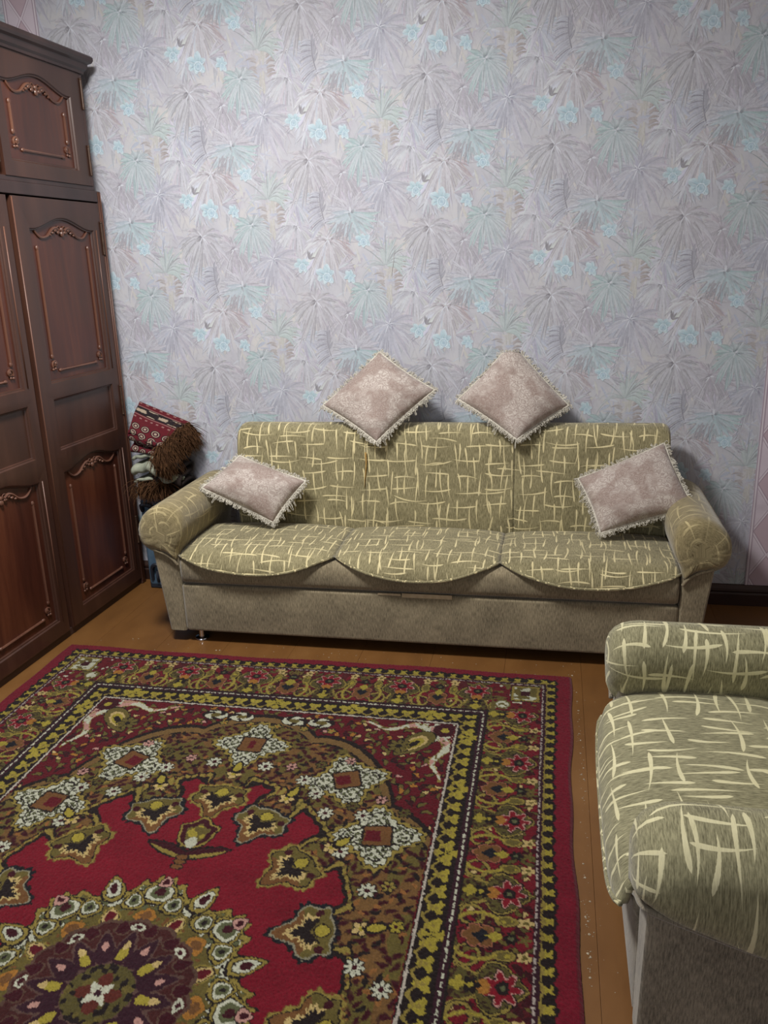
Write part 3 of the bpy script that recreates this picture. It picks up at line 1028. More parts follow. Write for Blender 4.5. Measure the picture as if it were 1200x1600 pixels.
def door_edges(mb, y0, y1, z0, z1, th=0.02):
    # edge band and back of the door
    r = [(y0, z0), (y1, z0), (y1, z1), (y0, z1)]
    mb.grid([[(0, p[0], p[1]) for p in r], [(-0.0, p[0], p[1]) for p in r], [(-th, p[0], p[1]) for p in r]], cv=True)
    mb.add([(-th, p[0], p[1]) for p in r], [(0, 1, 2, 3)])

def hinge(door, y, z, ln=0.13):
    mb = MB()
    mb.tube([(0.004, y, z-ln/2), (0.004, y, z+ln/2)], 0.0055, 8)
    mb.ball((0.004, y, z+ln/2+0.004), 0.006); mb.ball((0.004, y, z-ln/2-0.004), 0.006)
    return autosmooth(mb.build('hinge', M['brass'], door))

def lower_door(root, yr, w=0.612, hinge_side=1):
    d = empty('door', (0, yr, 0)); d.parent = root
    y1, y0 = 0.0, -w                         # y1 toward the back wall
    a, b_ = -w+0.088, -0.052
    mb = MB()
    zA, zB, zC, zD = 0.035, 0.805, 1.092, 1.872
    lo = arch_loop(a, b_, 0.098, 0.742, 0.040)
    mi = [(a, 0.832), (b_, 0.832)]+[(b_+(a-b_)*i/28, 1.062) for i in range(29)]
    up = arch_loop(a, b_, 1.122, 1.758, 0.046)
    frame_zone(mb, y0, y1, zA, zB, lo)
    frame_zone(mb, y0, y1, zB, zC, mi)
    frame_zone(mb, y0, y1, zC, zD, up)
    door_edges(mb, y0, y1, zA, zD)
    leaf = mb.build('door_frame', M['wood'], d, weld=True); autosmooth(leaf, 0.35)
    decorated_panel(d, lo, a, b_, 0.098, 0.742, 0.040)
    decorated_panel(d, up, a, b_, 1.122, 1.758, 0.046)
    L = inset(mi, 0.014)
    mb = MB(); mb.grid([[(-0.0155, p[0], L[0][1]) for p in L[2:]], [(-0.0155, p[0], p[1]) for p in L[2:]]])
    mb.build('panel', M['wood'], d)
    # moulded strip on the inner edge beside the opening
    for ya_, za_, zb_ in ((b_+0.014, 0.10, 0.74), (b_+0.014, 1.13, 1.755), (-w+0.006, 0.04, 1.868)):
        mb = MB(); mb.tube([(0.0005, ya_, za_), (0.0005, ya_, zb_)], 0.003, 5)
        mb.build('edge_bead', M['bead'], d, smooth=True)
    for zz in (0.30, 0.97, 1.72): hinge(d, 0.004 if hinge_side > 0 else -w-0.004, zz)
    return d

def upper_door(root, yr, w=0.585):
    d = empty('upper_door', (0, yr, 0)); d.parent = root
    a, b_ = -w+0.045, -0.075
    mb = MB()
    up = arch_loop(a, b_, 1.998, 2.300, 0.046)
    frame_zone(mb, -w, 0.0, 1.945, 2.400, up)
    door_edges(mb, -w, 0.0, 1.945, 2.400)
    autosmooth(mb.build('door_frame', M['wood'], d, weld=True), 0.35)
    decorated_panel(d, up, a, b_, 1.998, 2.300, 0.046)
    for zz in (2.05, 2.32): hinge(d, 0.006, zz, 0.11)
    return d

ward = empty('wardrobe', (-0.527, -0.060, 0), (0, math.radians(0.70), math.radians(-2.0)))
tag(ward, 'tall dark mahogany wardrobe with carved arched door panels in the corner', 'wardrobe')
WL = 1.98
mb = MB()
mb.box((-0.55, -WL, 0.03), (-0.075, 0.0, 1.90), 0.002)
mb.box((-0.08, -0.028, 0.03), (-0.022, 0.0, 1.90), 0.002)
mb.box((-0.022, -0.030, 0.0), (0.001, 0.0, 1.925), 0.003)      # end stile
mb.box((-0.54, -WL, 0.0), (-0.03, -0.004, 0.032))
mb.build('carcass', M['wood'], ward)
mb = MB()
mb.box((-0.54, -WL, 0.0), (-0.010, -0.030, 0.034), 0.002)
mb.build('plinth', M['wood_dark'], ward)
for ya_, r_ in ((-0.007, 0.0035), (-0.022, 0.003)):
    mb = MB(); mb.tube([(0.0015, ya_, 0.01), (0.0015, ya_, 1.92)], r_, 6)
    mb.build('edge_bead', M['bead'], ward, smooth=True)
mb = MB()
mb.box((-0.55, -WL, 1.878), (0.004, -0.031, 1.925), 0.003)
mb.box((-0.55, -WL, 1.925), (-0.004, -0.036, 1.945), 0.002)
mb.build('middle_rail', M['wood_dark'], ward)
mb = MB()
mb.box((-0.55, -WL, 1.94), (-0.022, -0.040, 2.405), 0.002)
mb.box((-0.022, -0.062, 1.945), (-0.001, -0.040, 2.405), 0.002)
mb.build('upper_carcass', M['wood'], ward)
lower_door(ward, -0.033)
lower_door(ward, -0.673, hinge_side=-1)
lower_door(ward, -1.290)
upper_door(ward, -0.064)
upper_door(ward, -0.690)
upper_door(ward, -1.316)
# cornice: moulded profile around front and exposed end
prof = [(0.0, 2.400), (0.008, 2.402), (0.010, 2.412), (0.020, 2.420), (0.024, 2.432), (0.026, 2.440), (0.040, 2.446), (0.046, 2.456), (0.046, 2.468), (0.040, 2.474), (0.0, 2.474)]
mb = MB()
rows = []
for (bx_, by_, ex, ey) in ((0.0, -WL, 1, 0), (0.0, -0.040, 1, 0.70), (-0.55, -0.040, 0, 0.70)):
    rows.append([(bx_+ex*o_, by_+ey*o_, z_) for o_, z_ in prof])
mb.grid(rows)
mb.box((-0.55, -WL, 2.405), (0.0, -0.040, 2.472))
autosmooth(mb.build('cornice', M['wood_dark'], ward), 0.5)

# ---------------------------------------------------------------- oriental rug: knotted pile with a colour per knot
RUGX, RUGY, RA, RB = 0.578, -2.466, 1.072, 1.645

def rug_colors(U, V, rng):
    n = U.shape
    RED, DRED, MAR = S(128, 22, 40)[:3], S(100, 22, 34)[:3], S(66, 20, 30)[:3]
    GOLD, OLV, OLV2, YEL = S(152, 132, 66)[:3], S(110, 96, 50)[:3], S(94, 84, 46)[:3], S(172, 154, 62)[:3]
    DRK, NAVY, WHT, CREAM = S(38, 28, 28)[:3], S(30, 30, 38)[:3], S(206, 204, 184)[:3], S(206, 178, 120)[:3]
    BRN, PINK, ORG, GRN = S(122, 82, 48)[:3], S(200, 150, 140)[:3], S(172, 116, 52)[:3], S(98, 100, 70)[:3]
    PLUM = S(58, 28, 40)[:3]
    c = np.empty(n+(3,), np.float32)
    c[:] = RED
    def fill(mask, col): c[mask] = col
    # jagged knots
    def blur_noise(sc, seed):
        r = np.random.default_rng(seed)
        a = r.standard_normal((int(2.4/sc)+3, int(3.6/sc)+3))
        fx = (U+1.2)/sc; fy = (V+1.8)/sc
        ix = np.clip(fx.astype(int), 0, a.shape[0]-2); iy = np.clip(fy.astype(int), 0, a.shape[1]-2)
        tx = fx-ix; ty = fy-iy
        tx = tx*tx*(3-2*tx); ty = ty*ty*(3-2*ty)
        return (a[ix, iy]*(1-tx)+a[ix+1, iy]*tx)*(1-ty)+(a[ix, iy+1]*(1-tx)+a[ix+1, iy+1]*tx)*ty
    U0, V0 = U, V
    jx = blur_noise(0.006, 1)*0.0016; jy = blur_noise(0.006, 2)*0.0016
    u = np.abs(U+jx); v = np.abs(V+jy)
    us = U+jx
    def leaves(cell, seed, L, W, prob=1.0, ang=None):
        """mask (<1 inside) of one little leaf per cell, turned at random"""
        r = np.random.default_rng(seed)
        T = r.uniform(0, 1, (257, 4))
        best = np.full(n, 9.0, np.float32)
        for ox, oy in ((0, 0), (0.5, 0.5)):
            cx_ = np.floor(u/cell+ox); cy_ = np.floor(v/cell+oy)
            h_ = ((cx_*73+cy_*151+seed*17+int(ox*2)*31) % 257).astype(int)
            t = T[h_]
            lx = (u/cell+ox-cx_-0.5-(t[..., 0]-0.5)*0.3)*cell
            ly = (v/cell+oy-cy_-0.5-(t[..., 1]-0.5)*0.3)*cell
            a_ = t[..., 2]*2*PI if ang is None else ang+(t[..., 2]-0.5)*1.2
            ca, sa = np.cos(a_), np.sin(a_)
            p_ = (lx*ca+ly*sa)/L; q_ = (-lx*sa+ly*ca)/(W*(1.1-0.55*p_))
            q_ = q_+0.5*p_*p_
            m_ = np.hypot(p_, q_)
            best = np.minimum(best, np.where(t[..., 3] < prob, m_, 9.0))
        return best
    f1 = blur_noise(0.02, 3); f2 = blur_noise(0.013, 4); f3 = blur_noise(0.05, 5)
    # ---- shape helpers
    def rosette(cx, cy, r, np_, colp, colc, outl=DRK, mirror=True):
        dx, dy = u-cx, v-cy
        R = np.hypot(dx, dy)
        if R.min() > r*1.5: return
        A = np.arctan2(dy, dx)
        p = r*(0.45+0.55*np.abs(np.cos(A*np_/2)))
        fill(R < p+0.004, outl)
        fill((R < p) & (R > r*0.2), colp)
        fill((R < r) & (R > r*0.3) & (np.abs(np.cos(A*np_/2)) < 0.25), outl)
        fill(R < r*0.28, colc)
    def local(cx, cy, ang):
        dx, dy = u-cx, v-cy
        ca, sa = math.cos(ang), math.sin(ang)
        return dx*ca+dy*sa, -dx*sa+dy*ca            # along axis, across
    def teardrop(a, b_, L, W, shift=0.0):
        """leaf pointing to +a"""
        t = (a/L+0.5)
        wdt = W*np.sqrt(np.clip(t, 0, 1))*np.clip(1-t, 0, 1)**0.75*2.0
        return (np.abs(b_)-wdt)/W                    # <0 inside
    def ser(A, k, amp): return amp*np.abs(np.sin(A*k))
    def palmette(cx, cy, ang, s, dark=False):
        a, b_ = local(cx, cy, ang)
        if min(np.abs(a).min(), np.abs(b_).min()) > s*2: return
        R = np.hypot(a, b_*0.92)/s; A = np.arctan2(b_, a)
        # tulip outline: pointed at A=0 with side horns pointing back
        prof = 0.74+0.46*np.exp(-(A/0.30)**2)+0.20*np.exp(-((np.abs(A)-1.45)/0.35)**2)+0.25*np.exp(-((np.abs(A)-2.15)/0.22)**2)-0.10*np.exp(-((np.abs(A)-0.8)/0.25)**2)
        jag = 0.055*np.sin(A*19+2*np.sin(A*5))
        fill(R < prof+0.16+jag, DRK if dark else BRN)
        if dark:
            fill(R < prof+0.16+jag-0.05, NAVY); fill(R < prof+0.03, CREAM if False else S(150, 142, 120)[:3])
        else:
            fill(R < prof+0.12+jag, CREAM if False else GOLD); fill(R < prof+0.02, DRK)
        fill(R < prof-0.03, BRN)
        fill((R < prof-0.03) & (np.abs(A) > 1.3), OLV)
        fill((R < 0.66*prof+jag*1.2) & (np.abs(A) < 2.0), CREAM)
        fill((R < 0.50*prof+jag*1.2) & (np.abs(A) < 2.2), DRK)
        R2 = np.hypot(a+0.36*s, b_)/s
        fill(R2 < 0.27, DRK); fill(R2 < 0.23, YEL)
        for sg in (-1, 1):
            R3 = np.hypot(a+0.28*s, b_-sg*0.70*s)/s
            fill(R3 < 0.14, MAR)
    def quatre(cx, cy, s, ang):
        a, b_ = local(cx, cy, ang)
        R = np.hypot(a, b_)/s; A = np.arctan2(b_, a)
        p = 0.54+0.46*np.abs(np.cos(2*A))**2.2+0.10*np.abs(np.sin(2*A))**8
        w_ = 0.045*np.sin(A*23+2*np.sin(A*4))
        fill(R < p+0.16, DRK)
        fill(R < p+0.12+w_, GOLD)
        fill(R < p+0.02+w_, DRK)
        fill(R < p-0.02+w_, WHT)
        lq = leaves(0.026, 61, 0.0085, 0.0042, 1.0)
        fill((R < p-0.05) & (lq < 1.15) & (R > 0.36), DRK)
        fill((R < p-0.06) & (lq < 0.80) & (R > 0.36), GRN)
        fill((R < p-0.16) & (R > p-0.20) & (R > 0.40), DRK)
        fill((np.maximum(np.abs(a), np.abs(b_)) < 0.36*s), DRK)
        fill((np.maximum(np.abs(a), np.abs(b_)) < 0.31*s), BRN)
        fill((np.maximum(np.abs(a+0.1*s), np.abs(b_)) < 0.18*s), DRED)
    # ---- border distance from the edge
    du = RA-u; dv = (RB-v)*0.93+0.012
    side = du < dv                                  # long sides
    d = np.minimum(du, dv)
    s = np.where(side, v, u)
    field = d > 0.395
    # ---- field: red oval, gold ground, spandrels
    fu, fv = u, v
    PAL = ((0.0, 0.715, 0), (0.168, 0.625, 1), (0.318, 0.458, 0), (0.428, 0.252, 1), (0.505, 0.0, 0))
    def pal_ang(cx, cy):
        if cx < 0.01: return -PI/2
        return math.atan2(-cy*0.80, -cx*1.05) if cx < 0.4 else PI+cy*0.9
    phi = np.arctan2(fv/0.815, fu/0.545)
    sdg = (1.0-np.hypot(fu/0.552, fv/0.822))*0.64
    for cx, cy, _ in PAL:
        a_ = pal_ang(cx, cy)
        bx_, by_ = cx-math.cos(a_)*0.085, cy-math.sin(a_)*0.085
        q_ = np.hypot(u-bx_, v-by_)-0.070
        k_ = 0.03
        h_ = np.clip(0.5+0.5*(q_-sdg)/k_, 0, 1)
        sdg = q_*(1-h_)+sdg*h_-k_*h_*(1-h_)
    sdg = sdg-0.006*np.abs(np.sin(phi*46))
    gold_in = sdg < 0
    rho2 = np.hypot(fu/0.80, fv/1.125); phi2 = np.arctan2(fv/1.125, fu/0.80)
    span_edge = 1.0+0.060*np.abs(np.cos(phi2*6.0))**0.7-0.05*np.sin(phi2*2)**4
    gold_out = rho2 < span_edge
    g = gold_in & gold_out & field
    fill(g, OLV)
    fill(g & (f3 > 0.25), S(122, 88, 52)[:3])
    lv = leaves(0.044, 5, 0.017, 0.0062, 0.9)
    fill(g & (lv < 1.15) & (f3 > -0.6), S(84, 56, 40)[:3]); fill(g & (lv < 0.85), MAR)
    lv = leaves(0.060, 9, 0.016, 0.006, 0.5)
    fill(g & (lv < 1.0), DRK)
    lv = leaves(0.055, 13, 0.012, 0.005, 0.35)
    fill(g & (lv < 1.0), S(150, 100, 56)[:3])
    # edges of the gold ground
    fill(field & gold_out & (np.abs(sdg) < 0.006), DRK)
    fill(field & gold_out & (sdg < -0.006) & (sdg > -0.017) & (np.sin(phi*150) > -0.5), GOLD)
    fill(field & gold_out & (sdg < -0.017) & (sdg > -0.022), DRK)
    e2 = rho2-span_edge
    fill(field & (np.abs(e2) < 0.009), DRK)
    fill(field & (e2 < -0.009) & (e2 > -0.036) , S(126, 96, 58)[:3])
    fill(field & (e2 < -0.036) & (e2 > -0.044) & (np.sin(phi2*70) > -0.3), DRK)
    # spandrel ground
    sp = field & (e2 > 0.009)
    fill(sp, DRED)
    for cell, sd, L_, W_, pr_, cl_ in ((0.050, 21, 0.016, 0.006, 0.42, OLV), (0.062, 22, 0.015, 0.006, 0.40, MAR), (0.070, 23, 0.011, 0.005, 0.28, CREAM), (0.066, 24, 0.013, 0.006, 0.25, ORG), (0.075, 25, 0.012, 0.0045, 0.22, PINK)):
        lv = leaves(cell, sd, L_, W_, pr_)
        fill(sp & (lv < 1.35), DRK); fill(sp & (lv < 1.0), cl_)
    # corner spray: white wedge with pink scrolls
    cu, cv = 0.677-u, 1.225-v
    cor = field & (cu > -0.01) & (cv > -0.02) & (cu+cv*0.8 < 0.11+0.03*np.abs(np.sin((cu-cv)*40)))
    fill(cor, WHT); fill(cor & (f1 > 0.3), PINK); fill(cor & (f2 < -0.7), DRED); fill(cor & (f2 > 1.2), OLV)
    fill(field & (np.hypot(cu-0.035, cv-0.035) < 0.042), MAR)
    fill(field & (np.hypot(cu-0.035, cv-0.035) < 0.014), YEL)
    for t0 in (0, 1):
        p_, q_ = (cu, cv) if t0 else (cv, cu)
        wv = 0.035+0.018*np.sin(p_*34)
        band = field & (p_ > 0.09) & (p_ < 0.33) & (np.abs(q_-wv) < 0.024*(1.1-p_/0.36))
        fill(band, GOLD)
        band2 = field & (p_ > 0.09) & (p_ < 0.32) & (np.abs(q_-wv) < 0.019*(1.1-p_/0.36))
        fill(band2, WHT); fill(band2 & (f1 > 0.4), PINK); fill(band2 & (f2 < -0.8), OLV)
    a, b_ = local(0.560, 1.110, math.atan2(-0.8, -0.6))
    for sc_, cl in ((0.115, DRK), (0.108, OLV), (0.070, CREAM), (0.052, YEL), (0.030, DRK)):
        fill(field & (teardrop(a-0.02, b_, sc_*1.7, sc_*0.46) < 0), cl)
    rosette(0.500, 1.075, 0.040, 8, OLV, DRK)
    # centre tops: white scroll pairs along the top edge
    for cx in (0.10, 0.20):
        R = np.hypot((u-cx)/1.6, v-1.175)
        A = np.arctan2(v-1.175, u-cx)
        fill(field & (R < 0.032), DRK); fill(field & (R < 0.028) & (np.sin(A*3+R*160) > -0.3), WHT); fill(field & (R < 0.012), OLV)
    for cx in (0.05, 0.15, 0.25): rosette(cx, 1.130, 0.016, 5, GOLD, ORG)
    # white quatrefoils in the gold ground
    quatre(0.0, 1.010, 0.125, 0.0)
    quatre(0.372, 0.865, 0.125, 0.35)
    quatre(0.520, 0.620, 0.125, 0.15)
    rosette(0.640, 0.0, 0.026, 8, WHT, MAR)
    for cx, cy in ((0.09, 0.895), (0.237, 0.842), (0.293, 0.781), (0.43, 0.54), (0.460, 0.700), (0.0, 0.905), (0.345, 0.695), (0.537, 0.408), (0.634, 0.115), (0.560, 0.165)): rosette(cx, cy, 0.026, 8, WHT, MAR)
    for cx, cy, pc in ((0.175, 0.905, PINK), (0.27, 0.93, OLV2), (0.36, 0.965, PINK), (0.50, 0.78, PINK), (0.42, 0.74, OLV2), (0.59, 0.43, GOLD), (0.635, 0.30, YEL), (0.58, 0.73, OLV2)): rosette(cx, cy, 0.020, 6, pc, MAR)
    # palmettes facing the centre
    for cx, cy, dk_ in PAL:
        ang = pal_ang(cx, cy)
        palmette(cx, cy, ang, 0.082, bool(dk_))
        bx_, by_ = cx-math.cos(ang)*0.125, cy-math.sin(ang)*0.125
        rosette(bx_, by_, 0.024, 5, CREAM, YEL)
        aa, bb = local(bx_-math.cos(ang)*0.040, by_-math.sin(ang)*0.040, ang+PI)
        fill(teardrop(aa, bb, 0.07, 0.022) < 0, DRK); fill(teardrop(aa, bb, 0.05, 0.014) < 0, YEL)
    # ---- pendant
    a, b_ = local(0.0, 0.545, PI/2)
    R = np.hypot(a*0.9, b_)/0.062; A = np.arctan2(b_, a)
    pr = 0.75+0.30*np.exp(-(A/0.35)**2)+0.25*np.exp(-((np.abs(A)-1.0)/0.3)**2)
    ins = (R < pr+0.14) & (v > 0.45)
    fill(ins, DRK); fill(ins & (R < pr+0.08), GOLD); fill(ins & (R < pr-0.02), MAR); fill(ins & (R < pr*0.66), OLV); fill(ins & (R < pr*0.60) & (f2 > 0.4), YEL)
    fill(ins & (np.hypot(u/0.7, (v-0.510)) < 0.024), WHT)
    for sg in (1,):
        aa, bb = local(0.060, 0.478, 0.32)
        t_ = teardrop(aa, bb, 0.15, 0.030)
        fill(t_ < 0.0, DRK); fill(t_ < -0.22, GOLD); fill((t_ < -0.22) & (bb > -0.004), MAR)
    for yy in (0.412, 0.432, 0.450):
        R = np.hypot(u/1.8, v-yy); fill(R < 0.012, DRK); fill(R < 0.009, BRN)
    # ---- central medallion
    R = np.hypot(U+jx, V+jy); A = np.arctan2(V+jy, U+jx)
    N = 8
    Rm = 0.345
    A8 = (A+PI/N) % (2*PI/N)-PI/N                     # sector angle around the lobe axis
    lob = Rm*(0.93+0.07*np.cos(A8*N))+0.022*np.abs(np.sin(A*20+1.5*np.sin(A*8)))**2.5
    fill(R < lob+0.012, DRK); fill(R < lob+0.007, GOLD); fill(R < lob-0.010, OLV)
    lvm = leaves(0.030, 31, 0.013, 0.0055, 0.9)
    fill((R < lob-0.012) & (R > 0.25) & (lvm < 1.3), DRK); fill((R < lob-0.012) & (R > 0.25) & (lvm < 0.95), WHT)
    lvm = leaves(0.034, 32, 0.013, 0.0055, 0.7)
    fill((R < lob-0.014) & (R > 0.25) & (lvm < 1.0), GRN)
    def ringmot(rad, cnt, ph, fn):
        da = 2*PI/cnt
        k = np.round((A-ph)/da)
        aa = A-ph-k*da
        fn(R*np.cos(aa)-rad, R*np.sin(aa))
    def egg(l, w_, cols):
        def f(a_, b__):
            tp = np.clip(1.0-0.45*a_/l, 0.3, 1.5)
            q = np.hypot(a_/l, b__/(w_*tp))+0.05*f2*0.6
            for qq, cl in cols: fill(q < qq, cl)
        return f
    ringmot(0.335, 8, PI/8, egg(0.046, 0.026, ((1.15, DRK), (1.0, GOLD), (0.76, DRK), (0.68, WHT), (0.42, MAR))))
    ringmot(0.318, 8, 0.0, egg(0.044, 0.046, ((1.1, DRK), (1.0, GOLD), (0.84, DRK), (0.76, WHT), (0.56, GRN), (0.30, MAR))))
    ringmot(0.352, 8, 0.0, egg(0.020, 0.018, ((1.1, DRK), (0.95, PINK), (0.5, MAR))))
    ringmot(0.285, 16, PI/16, egg(0.030, 0.026, ((1.2, DRK), (1.08, GOLD), (0.88, DRK), (0.76, WHT), (0.56, GRN), (0.25, DRK))))
    fill(R < 0.245+0.012*np.cos(A*8), OLV)
    fill((R < 0.245) & (R > 0.19) & (f2 > 0.7), BRN)
    ringmot(0.236, 8, 0.0, egg(0.024, 0.030, ((1.1, OLV2), (0.95, ORG), (0.55, BRN))))
    ringmot(0.236, 8, PI/8, egg(0.030, 0.022, ((1.15, GOLD), (0.95, DRK), (0.85, CREAM), (0.6, DRED))))
    fill(R < 0.205+0.018*np.abs(np.cos(A*8)), S(96, 70, 60)[:3])
    fill(R < 0.195+0.018*np.abs(np.cos(A*8)), S(74, 34, 34)[:3])
    ringmot(0.192, 16, PI/16, egg(0.020, 0.016, ((1.2, S(96, 70, 60)[:3]), (1.0, MAR))))
    ringmot(0.196, 8, 0.0, egg(0.012, 0.018, ((1.0, WHT), (0.55, MAR))))
    ringmot(0.130, 16, 0.0, egg(0.048, 0.021, ((1.25, S(98, 72, 66)[:3]), (1.02, PLUM))))
    ringmot(0.118, 8, 0.0, egg(0.026, 0.012, ((1.0, YEL),)))
    ringmot(0.140, 8, 0.0, egg(0.012, 0.009, ((1.0, CREAM),)))
    ringmot(0.138, 8, PI/8, egg(0.014, 0.008, ((1.0, PINK),)))
    fill(R < 0.082, OLV2); fill((R < 0.082) & (f2 > 0.3), DRK); fill((R < 0.082) & (f1 > 0.7), OLV)
    fill(R < 0.056*(0.75+0.25*np.cos(A*4)), S(98, 44, 36)[:3])
    ringmot(0.022, 4, PI/4, egg(0.016, 0.010, ((1.0, WHT),)))
    fill(R < 0.009, PLUM)
    # ---- field edge and borders
    def bandmask(d0, d1): return (d >= d0) & (d < d1)
    fill(bandmask(0.0, 0.40), DRED)
    fill(bandmask(0.384, 0.397), DRK); fill(bandmask(0.387, 0.394), S(196, 184, 172)[:3])
    # inner guard
    P2 = 0.058
    q = (s/P2) % 1.0-0.5
    dd = (d-0.348)/0.030                            # -1 outer .. 1 inner
    G = bandmask(0.318, 0.384)
    fill(G, DRK)
    A_ = np.arctan2(q*2, dd)
    leaf = np.hypot(q*1.9, dd)
    fill(G & (leaf < 0.62+0.22*np.cos(A_*3)), YEL)
    fill(G & (leaf < 0.20), GOLD)
    fill(G & (np.abs(dd-(0.72-0.30*np.cos(q*2*PI))) < 0.16), GOLD)
    big = ((s/(P2*5)+0.5) % 1.0-0.5)*5
    fill(bandmask(0.300, 0.384) & (np.hypot(big*1.3, dd*0.8+0.2) < 0.95) & (np.abs(np.sin(np.arctan2(big, dd)*3)) < 0.75), YEL)
    fill(bandmask(0.297, 0.318), PLUM)
    fill(bandmask(0.304, 0.309) & (np.sin(s*260) > -0.6), WHT)
    fill(bandmask(0.290, 0.297), DRK)
    # main border
    Bm = bandmask(0.100, 0.290)
    fill(Bm, S(120, 26, 40)[:3])
    fill(Bm & (f3 > 0.55), S(88, 30, 36)[:3])
    for cell, sd, L_, W_, pr_, cl_ in ((0.046, 41, 0.017, 0.006, 0.5, OLV2), (0.055, 42, 0.016, 0.006, 0.5, MAR), (0.060, 43, 0.013, 0.005, 0.4, OLV), (0.070, 44, 0.009, 0.005, 0.35, CREAM)):
        lv = leaves(cell, sd, L_, W_, pr_)
        fill(Bm & (lv < 1.3), S(60, 26, 28)[:3]); fill(Bm & (lv < 1.0), cl_)
    P3 = 0.290
    s0 = np.where(side, 0.163, 0.150)
    pa = ((s-s0)/P3+0.5) % 1.0-0.5                   # fan centres at 0
    ya = pa*P3
    t = 0.290-d                                     # 0 inner .. 0.19 outer
    # olive stem ground at the foot of each fan
    st_ = Bm & (np.abs(ya) < 0.052-0.55*np.abs(t-0.030)) & (t < 0.085)
    fill(st_, OLV2); fill(st_ & (leaves(0.026, 52, 0.010, 0.004, 0.9) < 1.0), S(64, 40, 32)[:3])
    fill(Bm & (np.abs(np.abs(ya)-(0.030+0.42*np.abs(t-0.065))) < 0.0045) & (t < 0.13), GOLD)
    # ogee frame, pointed outward
    w_ = 0.098*np.clip(np.sin(np.clip((t-0.055)/0.125, 0, 1)*PI)**0.55, 0, 1)*np.clip(1.12-(t-0.055)/0.16, 0, 1)
    io = (np.abs(ya) < w_) & Bm & (t > 0.055)
    fill(io, DRK); 
    w2 = w_-0.004
    fill((np.abs(ya) < w2) & Bm & (t > 0.055), GOLD)
    fill((np.abs(ya) < w2-0.0065) & Bm & (t > 0.06), DRK); fill((np.abs(ya) < w2-0.009) & Bm & (t > 0.06), OLV2)
    lv = leaves(0.024, 51, 0.009, 0.0035, 0.9)
    fill((np.abs(ya) < w2-0.014) & Bm & (t > 0.064) & (lv < 1.0), S(64, 46, 34)[:3])
    # red flower in the frame
    R = np.hypot((t-0.120)/0.042, ya/0.046); A_ = np.arctan2(ya, t-0.12)
    pr = 0.80+0.24*np.cos(A_*7)
    fill(Bm & (R < pr+0.16), DRK); fill(Bm & (R < pr+0.07), PINK); fill(Bm & (R < pr-0.04), S(136, 26, 42)[:3]); fill(Bm & (R < 0.40), DRK); fill(Bm & (R < 0.16), GRN)
    fill(Bm & (np.hypot((t-0.078)/0.016, ya/0.020) < 1), ORG)
    # dark rosette and yellow sprig at the foot
    R = np.hypot(t-0.048, ya); A_ = np.arctan2(ya, t-0.048)
    fill(Bm & (R < 0.024*(0.6+0.4*np.abs(np.cos(A_*3)))), DRK); fill(Bm & (R < 0.007), YEL)
    R = np.hypot((t-0.018), ya); A_ = np.arctan2(ya, t-0.018)
    fill(Bm & (R < 0.020*(0.6+0.4*np.abs(np.cos(A_*2)))), YEL)
    # curled side leaves
    for sg in (-1, 1):
        R = np.hypot((t-0.118)/0.030, (ya-sg*0.092)/0.017)
        fill(Bm & (R < 1.08), DRK); fill(Bm & (R < 0.96), GOLD); fill(Bm & (R < 0.66), OLV); fill(Bm & (R < 0.5) & (f2 > 0.3), YEL)
        R = np.hypot((t-0.165)/0.020, (ya-sg*0.092)/0.016); A_ = np.arctan2(ya-sg*0.092, t-0.165)
        fill(Bm & (R < 0.9+0.25*np.cos(A_*5)), CREAM if True else WHT); fill(Bm & (R < 0.35), OLV)
    for sg in (-1, 1):                               # gold scrolls beside the stem
        arc = np.abs(np.hypot(t-0.030, ya-sg*0.082)-0.030)
        fill(Bm & (arc < 0.0065), DRK); fill(Bm & (arc < 0.0042), GOLD)
    # flower between: brown with black heart and yellow tip
    pb = ((s-s0)/P3) % 1.0-0.5
    yb = pb*P3
    R = np.hypot((t-0.058)/0.044, yb/0.036); A_ = np.arctan2(yb/0.036, (t-0.058)/0.044)
    pr = 0.74+0.26*np.abs(np.cos(A_*3))
    fill(Bm & (R < pr+0.18), DRK); fill(Bm & (R < pr+0.10), S(168, 104, 82)[:3]); fill(Bm & (R < pr), BRN)
    fill(Bm & (np.abs(t-0.062)/0.026+np.abs(yb)/0.022 < 1), NAVY)
    fill(Bm & (np.abs(t-0.094)/0.024+np.abs(yb)/0.017 < 1), YEL)
    for sg in (-1, 1):
        arc = np.abs(np.hypot(t-0.052, yb)-0.072)
        fill(Bm & (arc < 0.0058) & (t < 0.10), GOLD); fill(Bm & (arc < 0.0022) & (t < 0.10), YEL)
    R = np.hypot((t-0.132)/0.020, yb/0.020); A_ = np.arctan2(yb, t-0.132)
    fill(Bm & (R < 0.6+0.4*np.abs(np.cos(A_*3))), DRK); fill(Bm & (R < 0.3), GRN)
    R = np.hypot((t-0.165)/0.020, yb/0.022); A_ = np.arctan2(yb, t-0.165)
    fill(Bm & (R < 0.6+0.35*np.cos(A_*5)), OLV)
    # corner blocks
    cb = (du > 0.105) & (dv > 0.105) & (du < 0.285) & (dv < 0.285)
    fill(cb, S(106, 26, 36)[:3]); fill(cb & (f1 > 0.7), OLV); fill(cb & (f2 > 1.1), WHT); fill(cb & (f2 < -1.0), MAR)
    cq = np.maximum(np.abs(du-0.165), np.abs(dv-0.165))
    fill(cb & (cq < 0.055), DRK); fill(cb & (cq < 0.051), GOLD); fill(cb & (cq < 0.042), OLV); fill(cb & (cq < 0.042) & (f2 > 0.1), WHT); fill(cb & (cq < 0.016), MAR)
    cl_ = np.hypot(du-0.245, dv-0.245); fill(cb & (cl_ < 0.03), OLV); fill(cb & (cl_ < 0.022) & (f2 > -0.2), WHT)
